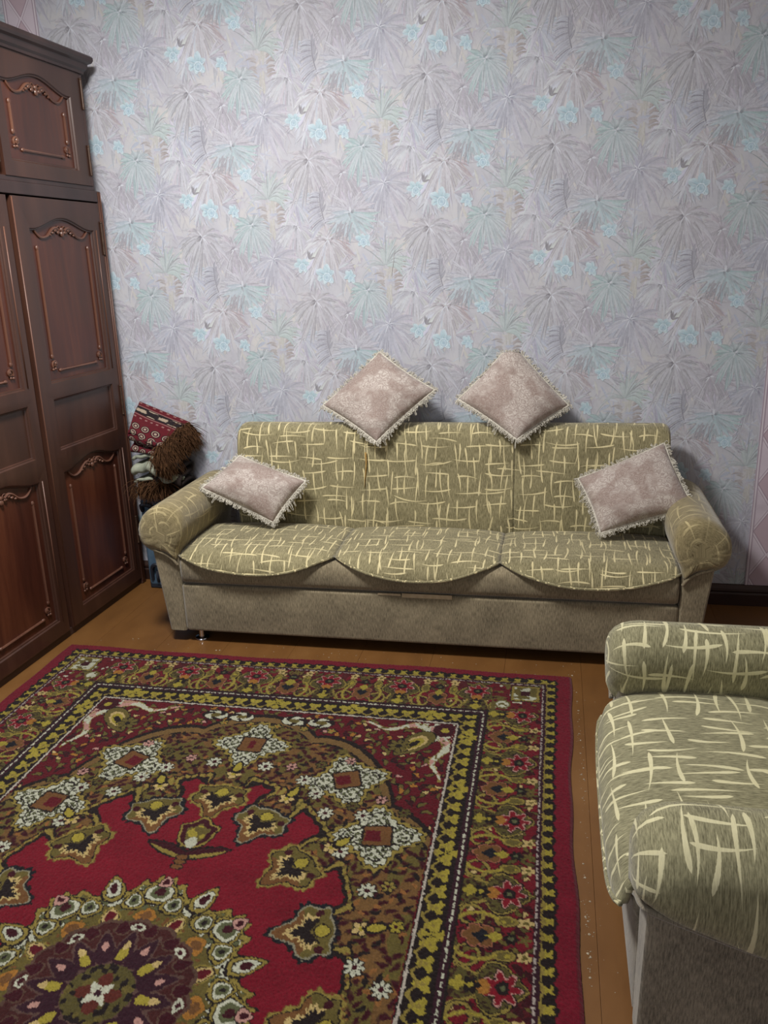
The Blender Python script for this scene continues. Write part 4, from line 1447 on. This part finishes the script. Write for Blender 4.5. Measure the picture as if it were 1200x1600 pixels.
    # outer lines and guard of trefoils
    fill(bandmask(0.097, 0.106), PLUM)
    fill(bandmask(0.099, 0.1035) & (np.sin(s*230) > -0.7), S(186, 170, 164)[:3])
    fill(bandmask(0.090, 0.097), PLUM)
    P4 = 0.050
    q = (s/P4) % 1.0-0.5
    saw = 0.058-0.010*(1-2*np.abs(q))
    O = (d > saw) & (d < 0.090)
    fill(O, DRK)
    dd = d-0.072
    A_ = np.arctan2(q*P4, dd); R = np.hypot(q*P4, dd)
    fill(O & (R < 0.0165*(0.70+0.30*np.cos(A_*4+PI))) , YEL)
    fill(O & (np.abs(q*P4) < 0.0045) & (d > 0.062), YEL)
    fill(O & (d > 0.083-0.004*np.cos(q*2*PI)) , GOLD)
    fill(d < saw, S(126, 24, 44)[:3])
    # pile variation
    rr = rng.standard_normal(n)
    c *= np.array([0.56, 0.58, 0.56], np.float32)*(1.0+0.12*rr+0.05*f3)[..., None].clip(0.5, 1.5)
    return np.clip(c, 0, 1)

def make_rug_mat():
    m, nt, b = new_mat('wool_pile', 0.95, 0.08, sheen=0.12)
    n = nt.nodes.new('ShaderNodeAttribute'); n.attribute_name = 'Col'
    c = X(nt, n.outputs['Color'])
    x, y, z = sep(nt, coord(nt))
    f = noise(nt, xyz(nt, x*420, y*420, 0.0), 1, 2, 0.6)
    c = mix(nt, f.step(0.35, 0.65)*0.28, c, mix(nt, 0.55, c, (0, 0, 0, 1)))
    put(nt, b, c)
    bump(nt, b, f, 0.5, 0.003)
    return m
M['rug'] = make_rug_mat()

def make_rug():
    rng = np.random.default_rng(11)
    st = 0.0031
    xs_ = np.linspace(-RA, RA, int(2*RA/st))
    yv = np.arange(RB, -0.24, -st)
    yh = np.arange(yv[-1]-0.008, -RB, -0.008)
    ys_ = np.concatenate([yv, yh, [-RB]])
    U, V = np.meshgrid(xs_, ys_, indexing='ij')
    c = rug_colors(U, V, rng)
    nx, ny = U.shape
    z = 0.0095+0.0010*rng.standard_normal(U.shape).clip(-1.5, 1.5)
    e = np.minimum(np.minimum(U+RA, RA-U), np.minimum(V+RB, RB-V))
    z = z*np.clip(0.25+e/0.012, 0, 1)
    # worn, slightly wavy selvedges
    Xp = U+np.where(U > 0, 1, -1)*np.clip((np.abs(U)-0.95)/0.12, 0, 1)*(0.006*np.sin(V*5.1+0.4)+0.003*np.sin(V*17))
    Yp = V+np.where(V > 0, 1, -1)*np.clip((np.abs(V)-1.5)/0.14, 0, 1)*(0.006*np.sin(U*4.3)+0.003*np.sin(U*13+1))
    co = np.stack([Xp+rng.uniform(-0.0007, 0.0007, U.shape), Yp+rng.uniform(-0.0007, 0.0007, U.shape), z], -1).reshape(-1, 3)
    idx = np.arange(nx*ny).reshape(nx, ny)
    F_ = np.stack([idx[:-1, :-1], idx[1:, :-1], idx[1:, 1:], idx[:-1, 1:]], -1).reshape(-1, 4)
    me = bpy.data.meshes.new('oriental_rug')
    me.vertices.add(len(co)); me.vertices.foreach_set('co', co.astype(np.float32).ravel())
    me.loops.add(F_.size); me.loops.foreach_set('vertex_index', F_.astype(np.int32).ravel())
    me.polygons.add(len(F_)); me.polygons.foreach_set('loop_start', np.arange(0, F_.size, 4, dtype=np.int32))
    me.update(calc_edges=True)
    cc = np.concatenate([c.reshape(-1, 3), np.ones((nx*ny, 1))], 1)
    o = finish('oriental_rug', me, M['rug'], None, None, True, cc)
    o.location = (RUGX, RUGY, 0.0015)
    # backing, a plain woven sheet underneath
    return tag(o, 'large red oriental rug with gold floral border and round centre medallion on brown floor', 'rug')
rug = make_rug()

# ---------------------------------------------------------------- cushions
def make_damask():
    m, nt, b = new_mat('mauve_damask', 0.7, 0.25, sheen=0.25)
    u, v, _ = sep(nt, coord(nt, 'UV'))
    wv = noise(nt, xyz(nt, u*22, v*22, 0.0), 1, 2, 0.5, color=True)
    wx, wy, _ = sep(nt, wv)
    uu = u+(wx-0.5)*0.035; vv = v+(wy-0.5)*0.035
    d1 = voro(nt, xyz(nt, uu, vv, 0.0), 44)
    rings = ((d1*22.0+wx*9.0).sin()*0.5+0.5)
    big = noise(nt, xyz(nt, u*9+wx*0.6, v*9, 2.0), 1, 2, 0.5)
    area_m = big.step(0.44, 0.54)
    fine = rings.step(0.35, 0.62)
    c = mix(nt, area_m, S(150, 132, 124), S(194, 184, 176))
    c = mix(nt, fine*0.62, c, mix(nt, area_m, S(176, 163, 155), S(148, 131, 124)))
    ed = voro(nt, xyz(nt, uu*1.0, vv, 3.0), 34, 'DISTANCE_TO_EDGE')
    c = mix(nt, ed.step(0.10, 0.03)*0.30, c, S(134, 117, 110))
    wf = noise(nt, xyz(nt, u*700, v*250, 0.0), 1, 2, 0.6)
    c = mix(nt, wf.step(0.5, 0.7)*0.18, c, S(140, 122, 114))
    put(nt, b, c)
    bump(nt, b, fine*0.5+wf*0.6, 0.25, 0.002)
    return m
M['damask'] = make_damask()
M['fringe'] = noisy('cream_fringe_yarn', S(180, 174, 160), S(218, 213, 200), 60, 0.8, 0.25, 0.3)

def make_cushion(name, corners, bulge, label, seed, up, fold=False):
    """corners: four world points in ring order; up = side facing the room"""
    P = [Vector(c) for c in corners]
    ctr = sum(P, Vector())/4
    root = empty(name, ctr)
    q = [p-ctr for p in P]
    nrm = (q[2]-q[0]).cross(q[3]-q[1]).normalized()
    if nrm.dot(Vector(up)) < 0: nrm = -nrm
    size = ((q[1]-q[0]).length+(q[2]-q[1]).length)/2
    rg = random.Random(seed)
    N = 34
    ph = [rg.uniform(0, 6.28) for _ in range(6)]
    def base(s, t):
        return (q[0]*(1-s)*(1-t)+q[1]*s*(1-t)+q[2]*s*t+q[3]*(1-s)*t)
    def pt(s, t, sg):
        S_, T_ = 2*s-1, 2*t-1
        e = max(1-S_*S_, 0.0)*max(1-T_*T_, 0.0)
        hgt = bulge*e**0.48
        # sides pull in between the corners
        pin = 0.05*(1-abs(S_)**2)*abs(T_)**3
        pin2 = 0.05*(1-abs(T_)**2)*abs(S_)**3
        s2 = 0.5+S_*(1-pin2*1.0)/2; t2 = 0.5+T_*(1-pin*1.0)/2
        p = base(s2, t2)
        wr = 0.004*math.sin(9*s+ph[0]+3*t)*math.sin(7*t+ph[1])+0.0035*math.sin(17*s*t+ph[2]*2)*(abs(S_*T_))
        rad = math.hypot(S_, T_)
        wr += 0.004*math.sin(7*math.atan2(T_, S_)+ph[3])*max(0, rad-0.55)
        if fold:                                     # tip folded over
            d_ = 0.20-(s+t)
            if d_ > 0: p = p+(-q[0].normalized())*d_*size*0.95+nrm*min(d_, 0.10)*size*0.5
        return p+nrm*sg*(hgt+(wr*min(1, e*3) if e > 0 else 0))
    front = [[pt(i/N, j/N, 1) for j in range(N+1)] for i in range(N+1)]
    backf = [[pt(i/N, j/N, -0.75) for j in range(N+1)] for i in range(N+1)]
    verts = [p for r in front for p in r]+[p for r in backf for p in r]
    uv = [(size*i/N+seed, size*j/N) for i in range(N+1) for j in range(N+1)]*2
    n1 = (N+1)*(N+1)
    faces = []
    for i in range(N):
        for j in range(N):
            a = i*(N+1)+j
            faces.append((a, a+N+1, a+N+2, a+1)); faces.append((n1+a, n1+a+1, n1+a+N+2, n1+a+N+1))
    o = mesh('cover', verts, faces, M['damask'], root, uv=uv)
    fixn(o.data, True)
    # braid and looped fringe along the seam
    ring = []
    M_ = 46
    for k, (sa, ta, sb, tb) in enumerate(((0, 0, 1, 0), (1, 0, 1, 1), (1, 1, 0, 1), (0, 1, 0, 0))):
        for i in range(M_):
            f = i/M_
            ring.append(pt(sa+(sb-sa)*f, ta+(tb-ta)*f, 1))
    mb = MB()
    mb.tube([p+nrm*0.001*math.sin(i*1.9) for i, p in enumerate(ring)], 0.0042, 5, closed=True)
    n = len(ring)
    for i in range(n):
        for rep in range(2):
            p = ring[i]+(ring[(i+1) % n]-ring[i])*(0.5*rep)
            tan = (ring[(i+1) % n]-ring[i-1]).normalized()
            out = tan.cross(nrm)
            if out.dot(p) < 0: out = -out
            grav = Vector((0, 0, -1))
            ln = rg.uniform(0.013, 0.026) if rg.random() < 0.93 else rg.uniform(0.028, 0.048)
            dirv = (out*rg.uniform(0.7, 1.0)+nrm*rg.uniform(-0.15, 0.55)+tan*rg.uniform(-0.6, 0.6)+grav*(0.25 if ln < 0.022 else 1.1)).normalized()
            wd = rg.uniform(0.0026, 0.0045)
            sd = (tan+nrm*rg.uniform(-0.8, 0.8)).normalized()
            pts = [p, p+dirv*ln*0.5+sd*wd, p+dirv*ln*0.92+sd*wd*0.8, p+dirv*ln, p+dirv*ln*0.92-sd*wd*0.8, p+dirv*ln*0.5-sd*wd, p+tan*0.002]
            mb.tube(pts, 0.0016, 3, cap=False)
    f = mb.build('fringe', M['fringe'], root, smooth=True)
    f['kind'] = 'stuff'; f['label'] = 'cream looped fringe'
    tag(root, label, 'cushion', 'mauve fringed cushions on the sofa')
    return root

CUSH = {
    'a': [(0.786, -0.085, 1.183), (1.046, -0.160, 1.022), (0.803, -0.300, 0.815), (0.527, -0.160, 0.953)],
    'b': [(1.377, -0.085, 1.222), (1.627, -0.160, 0.952), (1.413, -0.300, 0.830), (1.148, -0.160, 0.980)],
    'c': [(0.142, -0.26, 0.737), (0.486, -0.36, 0.648), (0.351, -0.45, 0.478), (0.015, -0.43, 0.626)],
    'd': [(2.019, -0.24, 0.809), (2.124, -0.44, 0.590), (1.763, -0.47, 0.480), (1.670, -0.34, 0.675)],
}
make_cushion('cushion', CUSH['a'], 0.068, 'mauve damask cushion standing on its corner atop the sofa back over the yellow tear', 1, (0, -1, 0.3))
make_cushion('cushion', CUSH['b'], 0.068, 'mauve damask cushion standing on its corner atop the sofa back with folded peak', 2, (0, -1, 0.3), True)
make_cushion('cushion', CUSH['c'], 0.070, 'mauve damask cushion leaning on the sofa arm nearest the wardrobe', 3, (0, -0.8, 0.5))
make_cushion('cushion', CUSH['d'], 0.070, 'mauve damask cushion leaning on the sofa arm farthest from the wardrobe', 4, (-0.1, -0.8, 0.5))

# ---------------------------------------------------------------- stack of textiles in the corner
M['blue_bag'] = noisy('blue_cloth_bag', S(62, 86, 108), S(84, 108, 128), 14, 0.75, 0.3, 0.3)
M['bag_dark'] = noisy('bag_dark_trim', S(26, 30, 38), S(44, 48, 58), 20, 0.6, 0.3, 0.2)
M['brown_hair'] = noisy('brown_wool_fringe', S(58, 38, 24), S(98, 68, 44), 50, 0.85, 0.15, 0.2)
M['pale_cloth'] = noisy('pale_green_cloth', S(120, 126, 112), S(168, 172, 154), 18, 0.85, 0.2, 0.3)
M['dark_cloth'] = noisy('dark_cloth', S(30, 26, 26), S(56, 46, 42), 18, 0.85, 0.2, 0.3)

def make_runner_mat():
    m, nt, b = new_mat('red_patterned_runner', 0.92, 0.1, sheen=0.1)
    u, v, _ = sep(nt, coord(nt, 'UV'))
    v = v-0.035
    RED_, DK_, CR, PK = S(92, 28, 36), S(36, 28, 31), S(158, 142, 124), S(136, 100, 96)
    c = mix(nt, noise(nt, xyz(nt, u*60, v*60, 0.0), 1, 2, 0.5), S(74, 22, 29), S(100, 32, 40))
    # bands across v
    def band(a, b_, cc):
        nonlocal c
        c = mix(nt, v.step(a-0.001, a+0.001)*v.step(b_+0.001, b_-0.001), c, cc)
    band(0.055, 0.105, DK_)
    mot = ((u*75.0).sin()*((v-0.08)*120.0).cos()+noise(nt, xyz(nt, u*90, v*90, 0), 1, 1, 0.5)*1.2)
    inb = v.step(0.058, 0.060)*v.step(0.102, 0.100)
    c = mix(nt, inb*mot.step(0.75, 0.9), c, CR)
    for ln in (0.050, 0.109): band(ln, ln+0.004, PK)
    dots = ((u*260.0).sin().gt(0.3))*(((v-0.032)*1.0).abs().lt(0.004))
    c = mix(nt, dots, c, PK)
    dots = ((u*260.0).sin().gt(0.3))*(((v-0.128)*1.0).abs().lt(0.004))
    c = mix(nt, dots, c, PK)
    low = v.gt(0.160)
    R = ((((u/0.048).frac()-0.5)*0.048).pow(2)+((((v-0.16)/0.044).frac()-0.5)*0.044).pow(2)).sqrt()
    c = mix(nt, low*R.lt(0.020), c, DK_); c = mix(nt, low*R.lt(0.016), c, CR); c = mix(nt, low*R.lt(0.0125), c, S(66, 36, 44)); c = mix(nt, low*R.lt(0.006), c, CR)
    put(nt, b, c)
    bump(nt, b, noise(nt, xyz(nt, u*500, v*500, 0), 1, 1, 0.5), 0.4, 0.003)
    return m
M['runner'] = make_runner_mat()

def strands(name, n, root_fn, dir_fn, ln, r, mat, parent, seed, label=None):
    rg = random.Random(seed)
    mb = MB()
    for i in range(n):
        p = Vector(root_fn(rg)); d = Vector(dir_fn(rg, p)).normalized()
        L_ = rg.uniform(*ln)
        pts = [p]
        for k in range(4):
            d = (d+Vector((rg.uniform(-0.25, 0.25), rg.uniform(-0.25, 0.25), -0.28+rg.uniform(-0.15, 0.15)))).normalized()
            pts.append(pts[-1]+d*L_/4)
        mb.tube(pts, [r, r, r*0.9, r*0.7, r*0.3], 3, cap=False)
    o = mb.build(name, mat, parent, smooth=True)
    o['kind'] = 'stuff'
    if label: o['label'] = label
    return o

# blue bag on the floor, wedged between wardrobe and sofa
bag = empty('duffel_bag', (-0.335, -0.090, 0))
tag(bag, 'blue cloth bag standing between wardrobe and sofa under folded textiles', 'bag')
def roundbox(mb, a, b_, r, seg=4, nz=None):
    bm = bmesh.new(); bmesh.ops.create_cube(bm, size=1)
    for q in bm.verts:
        q.co = Vector(((a[0]+b_[0])/2+q.co.x*(b_[0]-a[0]), (a[1]+b_[1])/2+q.co.y*(b_[1]-a[1]), (a[2]+b_[2])/2+q.co.z*(b_[2]-a[2])))
    bmesh.ops.bevel(bm, geom=bm.edges[:], offset=r, segments=seg, affect='EDGES', profile=0.5)
    bmesh.ops.triangulate(bm, faces=[f for f in bm.faces if len(f.verts) > 4])
    mb.bm(bm)
mb = MB(); roundbox(mb, (-0.125, -0.055, 0.012), (0.135, 0.055, 0.510), 0.02)
autosmooth(mb.build('body', M['blue_bag'], bag), 0.8)
mb = MB(); roundbox(mb, (-0.122, -0.052, 0.0), (0.132, 0.052, 0.040), 0.008)
mb.build('bottom_trim', M['bag_dark'], bag)
mb = MB()
mb.tube(catmull([(-0.10, -0.054, 0.05), (-0.09, -0.070, 0.12), (-0.06, -0.076, 0.14), (-0.04, -0.070, 0.11), (-0.035, -0.055, 0.04)], 6), 0.010, 6)
mb.tube(catmull([(-0.068, -0.056, 0.04), (-0.065, -0.070, 0.07), (-0.068, -0.058, 0.10)], 6), 0.008, 6)
autosmooth(mb.build('strap', M['bag_dark'], bag))
mb = MB(); mb.tube(catmull([(-0.11, -0.055, 0.42), (-0.10, -0.080, 0.455), (-0.06, -0.085, 0.458), (-0.05, -0.055, 0.42)], 6), 0.011, 6)
autosmooth(mb.build('handle', M['bag_dark'], bag))

# folded pale textile on the bag
def folded(name, x0, x1, y0, y1, z, layers, th, mat, parent, seed, sag=0.02):
    """a zigzag of cloth layers, folds facing the room"""
    rg = random.Random(seed)
    prof = []
    for k in range(layers):
        zz = z+th*k*1.05
        a, b_ = (y0, y1) if k % 2 == 0 else (y1, y0)
        prof.append((a, zz+th*0.3)); prof.append(((a+b_)/2, zz+th*0.5+rg.uniform(-0.004, 0.004))); prof.append((b_, zz+th*0.55))
    c = catmull([(p[0], p[1], 0) for p in prof], 6)
    P = []
    n = 14
    for i in range(n+1):
        s_ = i/n
        row = []
        for j, q in enumerate(c):
            dr = -sag*(2*s_-1)**2
            row.append((x0+(x1-x0)*s_, q.x+0.006*math.sin(s_*9+j*0.3), q.y+dr+0.004*math.sin(s_*11+q.x*30)))
        P.append(row)
    o = sheet(name, P, mat, parent)
    so = o.modifiers.new('thick', 'SOLIDIFY'); so.thickness = th*0.45; so.offset = 0
    return o
pale = empty('folded_blanket', (0, 0, 0))
tag(pale, 'folded pale green and dark blanket on the blue bag beneath the red runner', 'blanket')
folded('fold', -0.435, -0.310, -0.205, -0.040, 0.590, 4, 0.034, M['pale_cloth'], pale, 1)
folded('dark_fold', -0.345, -0.200, -0.180, -0.040, 0.525, 5, 0.040, M['dark_cloth'], pale, 2)
folded('fold', -0.445, -0.230, -0.160, -0.040, 0.512, 2, 0.040, M['dark_cloth'], pale, 3)
mb = MB()
for cx_, cz_, r_ in ((-0.245, 0.608, 0.040),):
    P_ = [[(cx_+0.035-0.010*k+(r_*(0.35+0.11*k)+0.004*math.sin(5*a+k))*math.cos(a), -0.150-0.014*k, cz_-0.012+0.004*k+(r_*(0.3+0.10*k))*math.sin(a)) for a in [2*PI*i/14 for i in range(14)]] for k in range(6)]
    P_.append([(cx_-0.012+r_*0.55*math.cos(a), -0.205, cz_+0.008+r_*0.5*math.sin(a)) for a in [2*PI*i/14 for i in range(14)]])
    P_.append([(cx_-0.012+r_*0.3*math.cos(a), -0.185, cz_+0.008+r_*0.28*math.sin(a)) for a in [2*PI*i/14 for i in range(14)]])
    mb.grid(P_, cv=True)
mb.build('rolled_corner', M['pale_cloth'], pale, smooth=True)
def rf(rg): return (rg.uniform(-0.420, -0.270), rg.uniform(-0.205, -0.15), rg.uniform(0.565, 0.600))
def df(rg, p): return (rg.uniform(-0.7, 0.7), rg.uniform(-0.4, -0.05), rg.uniform(-0.9, 0.1))
strands('fringe', 520, rf, df, (0.06, 0.115), 0.0020, M['brown_hair'], pale, 5, 'tangled brown fringe')

# red patterned runner folded on top, long brown fringe on its end
run = empty('folded_runner', (0, 0, 0))
tag(run, 'folded red patterned runner with shaggy brown fringe atop the textile stack', 'rug')
QB = [(-0.450, -0.030, 0.948), (-0.198, -0.030, 0.846), (-0.280, -0.205, 0.765), (-0.435, -0.205, 0.838)]
P = []
n = 20
dr_ = [(0.0, 0.0), (0.006, -0.022), (-0.004, -0.046), (-0.026, -0.050), (-0.034, -0.062), (-0.010, -0.074), (0.004, -0.090), (-0.010, -0.106), (-0.045, -0.104), (-0.090, -0.096)]
for i in range(n+1):
    s_ = i/n
    b0 = Vector(QB[0]).lerp(Vector(QB[1]), s_); f0 = Vector(QB[3]).lerp(Vector(QB[2]), s_)
    pts = [b0+Vector((0, 0.004, -0.05)), b0+Vector((0, 0.010, -0.015)), b0+Vector((0, 0.0, 0.004))]
    for k in range(1, 7):
        t_ = k/6
        p = b0.lerp(f0, t_)
        p.z += 0.012*math.sin(PI*t_)+0.006*math.sin(s_*7+t_*6)*t_
        pts.append(p)
    dk_ = 1.0-0.55*s_
    for a_, z_ in dr_:
        pts.append(f0+Vector((0.004*math.sin(z_*70), -a_*1.0+0.004*math.sin(s_*9), z_*dk_)))
    c = catmull(pts, 3)
    P.append([tuple(q) for q in c])
o = sheet('folded_cloth', P, M['runner'], run)
so = o.modifiers.new('thick', 'SOLIDIFY'); so.thickness = 0.009; so.offset = -1
Q = P[-1]
def edge_pt(rg):
    j = rg.randrange(6, len(Q)-8)
    p = Q[j]
    return (p[0]-rg.uniform(0.0, 0.012), p[1]+rg.uniform(-0.004, 0.004), p[2]-rg.uniform(0, 0.012))
def edge_dir(rg, p):
    k_ = math.sin(p[1]*170+p[2]*60)
    return (0.62+0.35*k_+rg.uniform(-0.25, 0.25), -0.35+0.3*math.cos(p[1]*110)+rg.uniform(-0.2, 0.2), -0.35-0.35*k_+rg.uniform(-0.3, 0.3))
strands('fringe', 1700, edge_pt, edge_dir, (0.09, 0.15), 0.0021, M['brown_hair'], run, 9, 'long shaggy brown fringe')

# ---------------------------------------------------------------- paint chips and crumbs on the floor
M['crumb'] = noisy('pale_plaster_crumb', S(140, 126, 106), S(176, 164, 144), 200, 0.9, 0.1, 0)
rg = random.Random(21)
mb = MB()
def chip(x_, y_, r_):
    n = rg.randint(4, 6)
    a0 = rg.uniform(0, 6.28)
    ring = [(x_+r_*rg.uniform(0.5, 1.2)*math.cos(a0+2*PI*k/n), y_+r_*rg.uniform(0.4, 1.1)*math.sin(a0+2*PI*k/n)) for k in range(n)]
    v_ = [(a, b_, 0.0002) for a, b_ in ring]+[(x_, y_, 0.0002+r_*0.5)]
    mb.add(v_, [(k, (k+1) % n, n) for k in range(n)])
for _ in range(90):
    yq = rg.choice([rg.gauss(-1.25, 0.12), rg.gauss(-1.5, 0.06), rg.gauss(-2.1, 0.1), rg.uniform(-2.5, -0.9)])
    chip(1.668+abs(rg.gauss(0, 0.012)), max(yq, -2.6), rg.choice([0.0012, 0.0018, 0.0024, 0.004]))
for _ in range(60):
    chip(rg.uniform(-0.4, 1.7), rg.uniform(-0.815, -0.70), rg.uniform(0.001, 0.003))
for _ in range(40):
    chip(rg.uniform(1.66, 1.74), rg.uniform(-2.5, -0.9), rg.uniform(0.001, 0.002))
for x_, y_ in ((0.165, -0.775), (0.18, -0.773), (1.66, -0.80)): chip(x_, y_, 0.005)
o = mb.build('floor_crumbs', M['crumb'])
tag(o, 'scattered pale paint chips and crumbs on the brown floor around the rug', 'debris', kind='stuff')
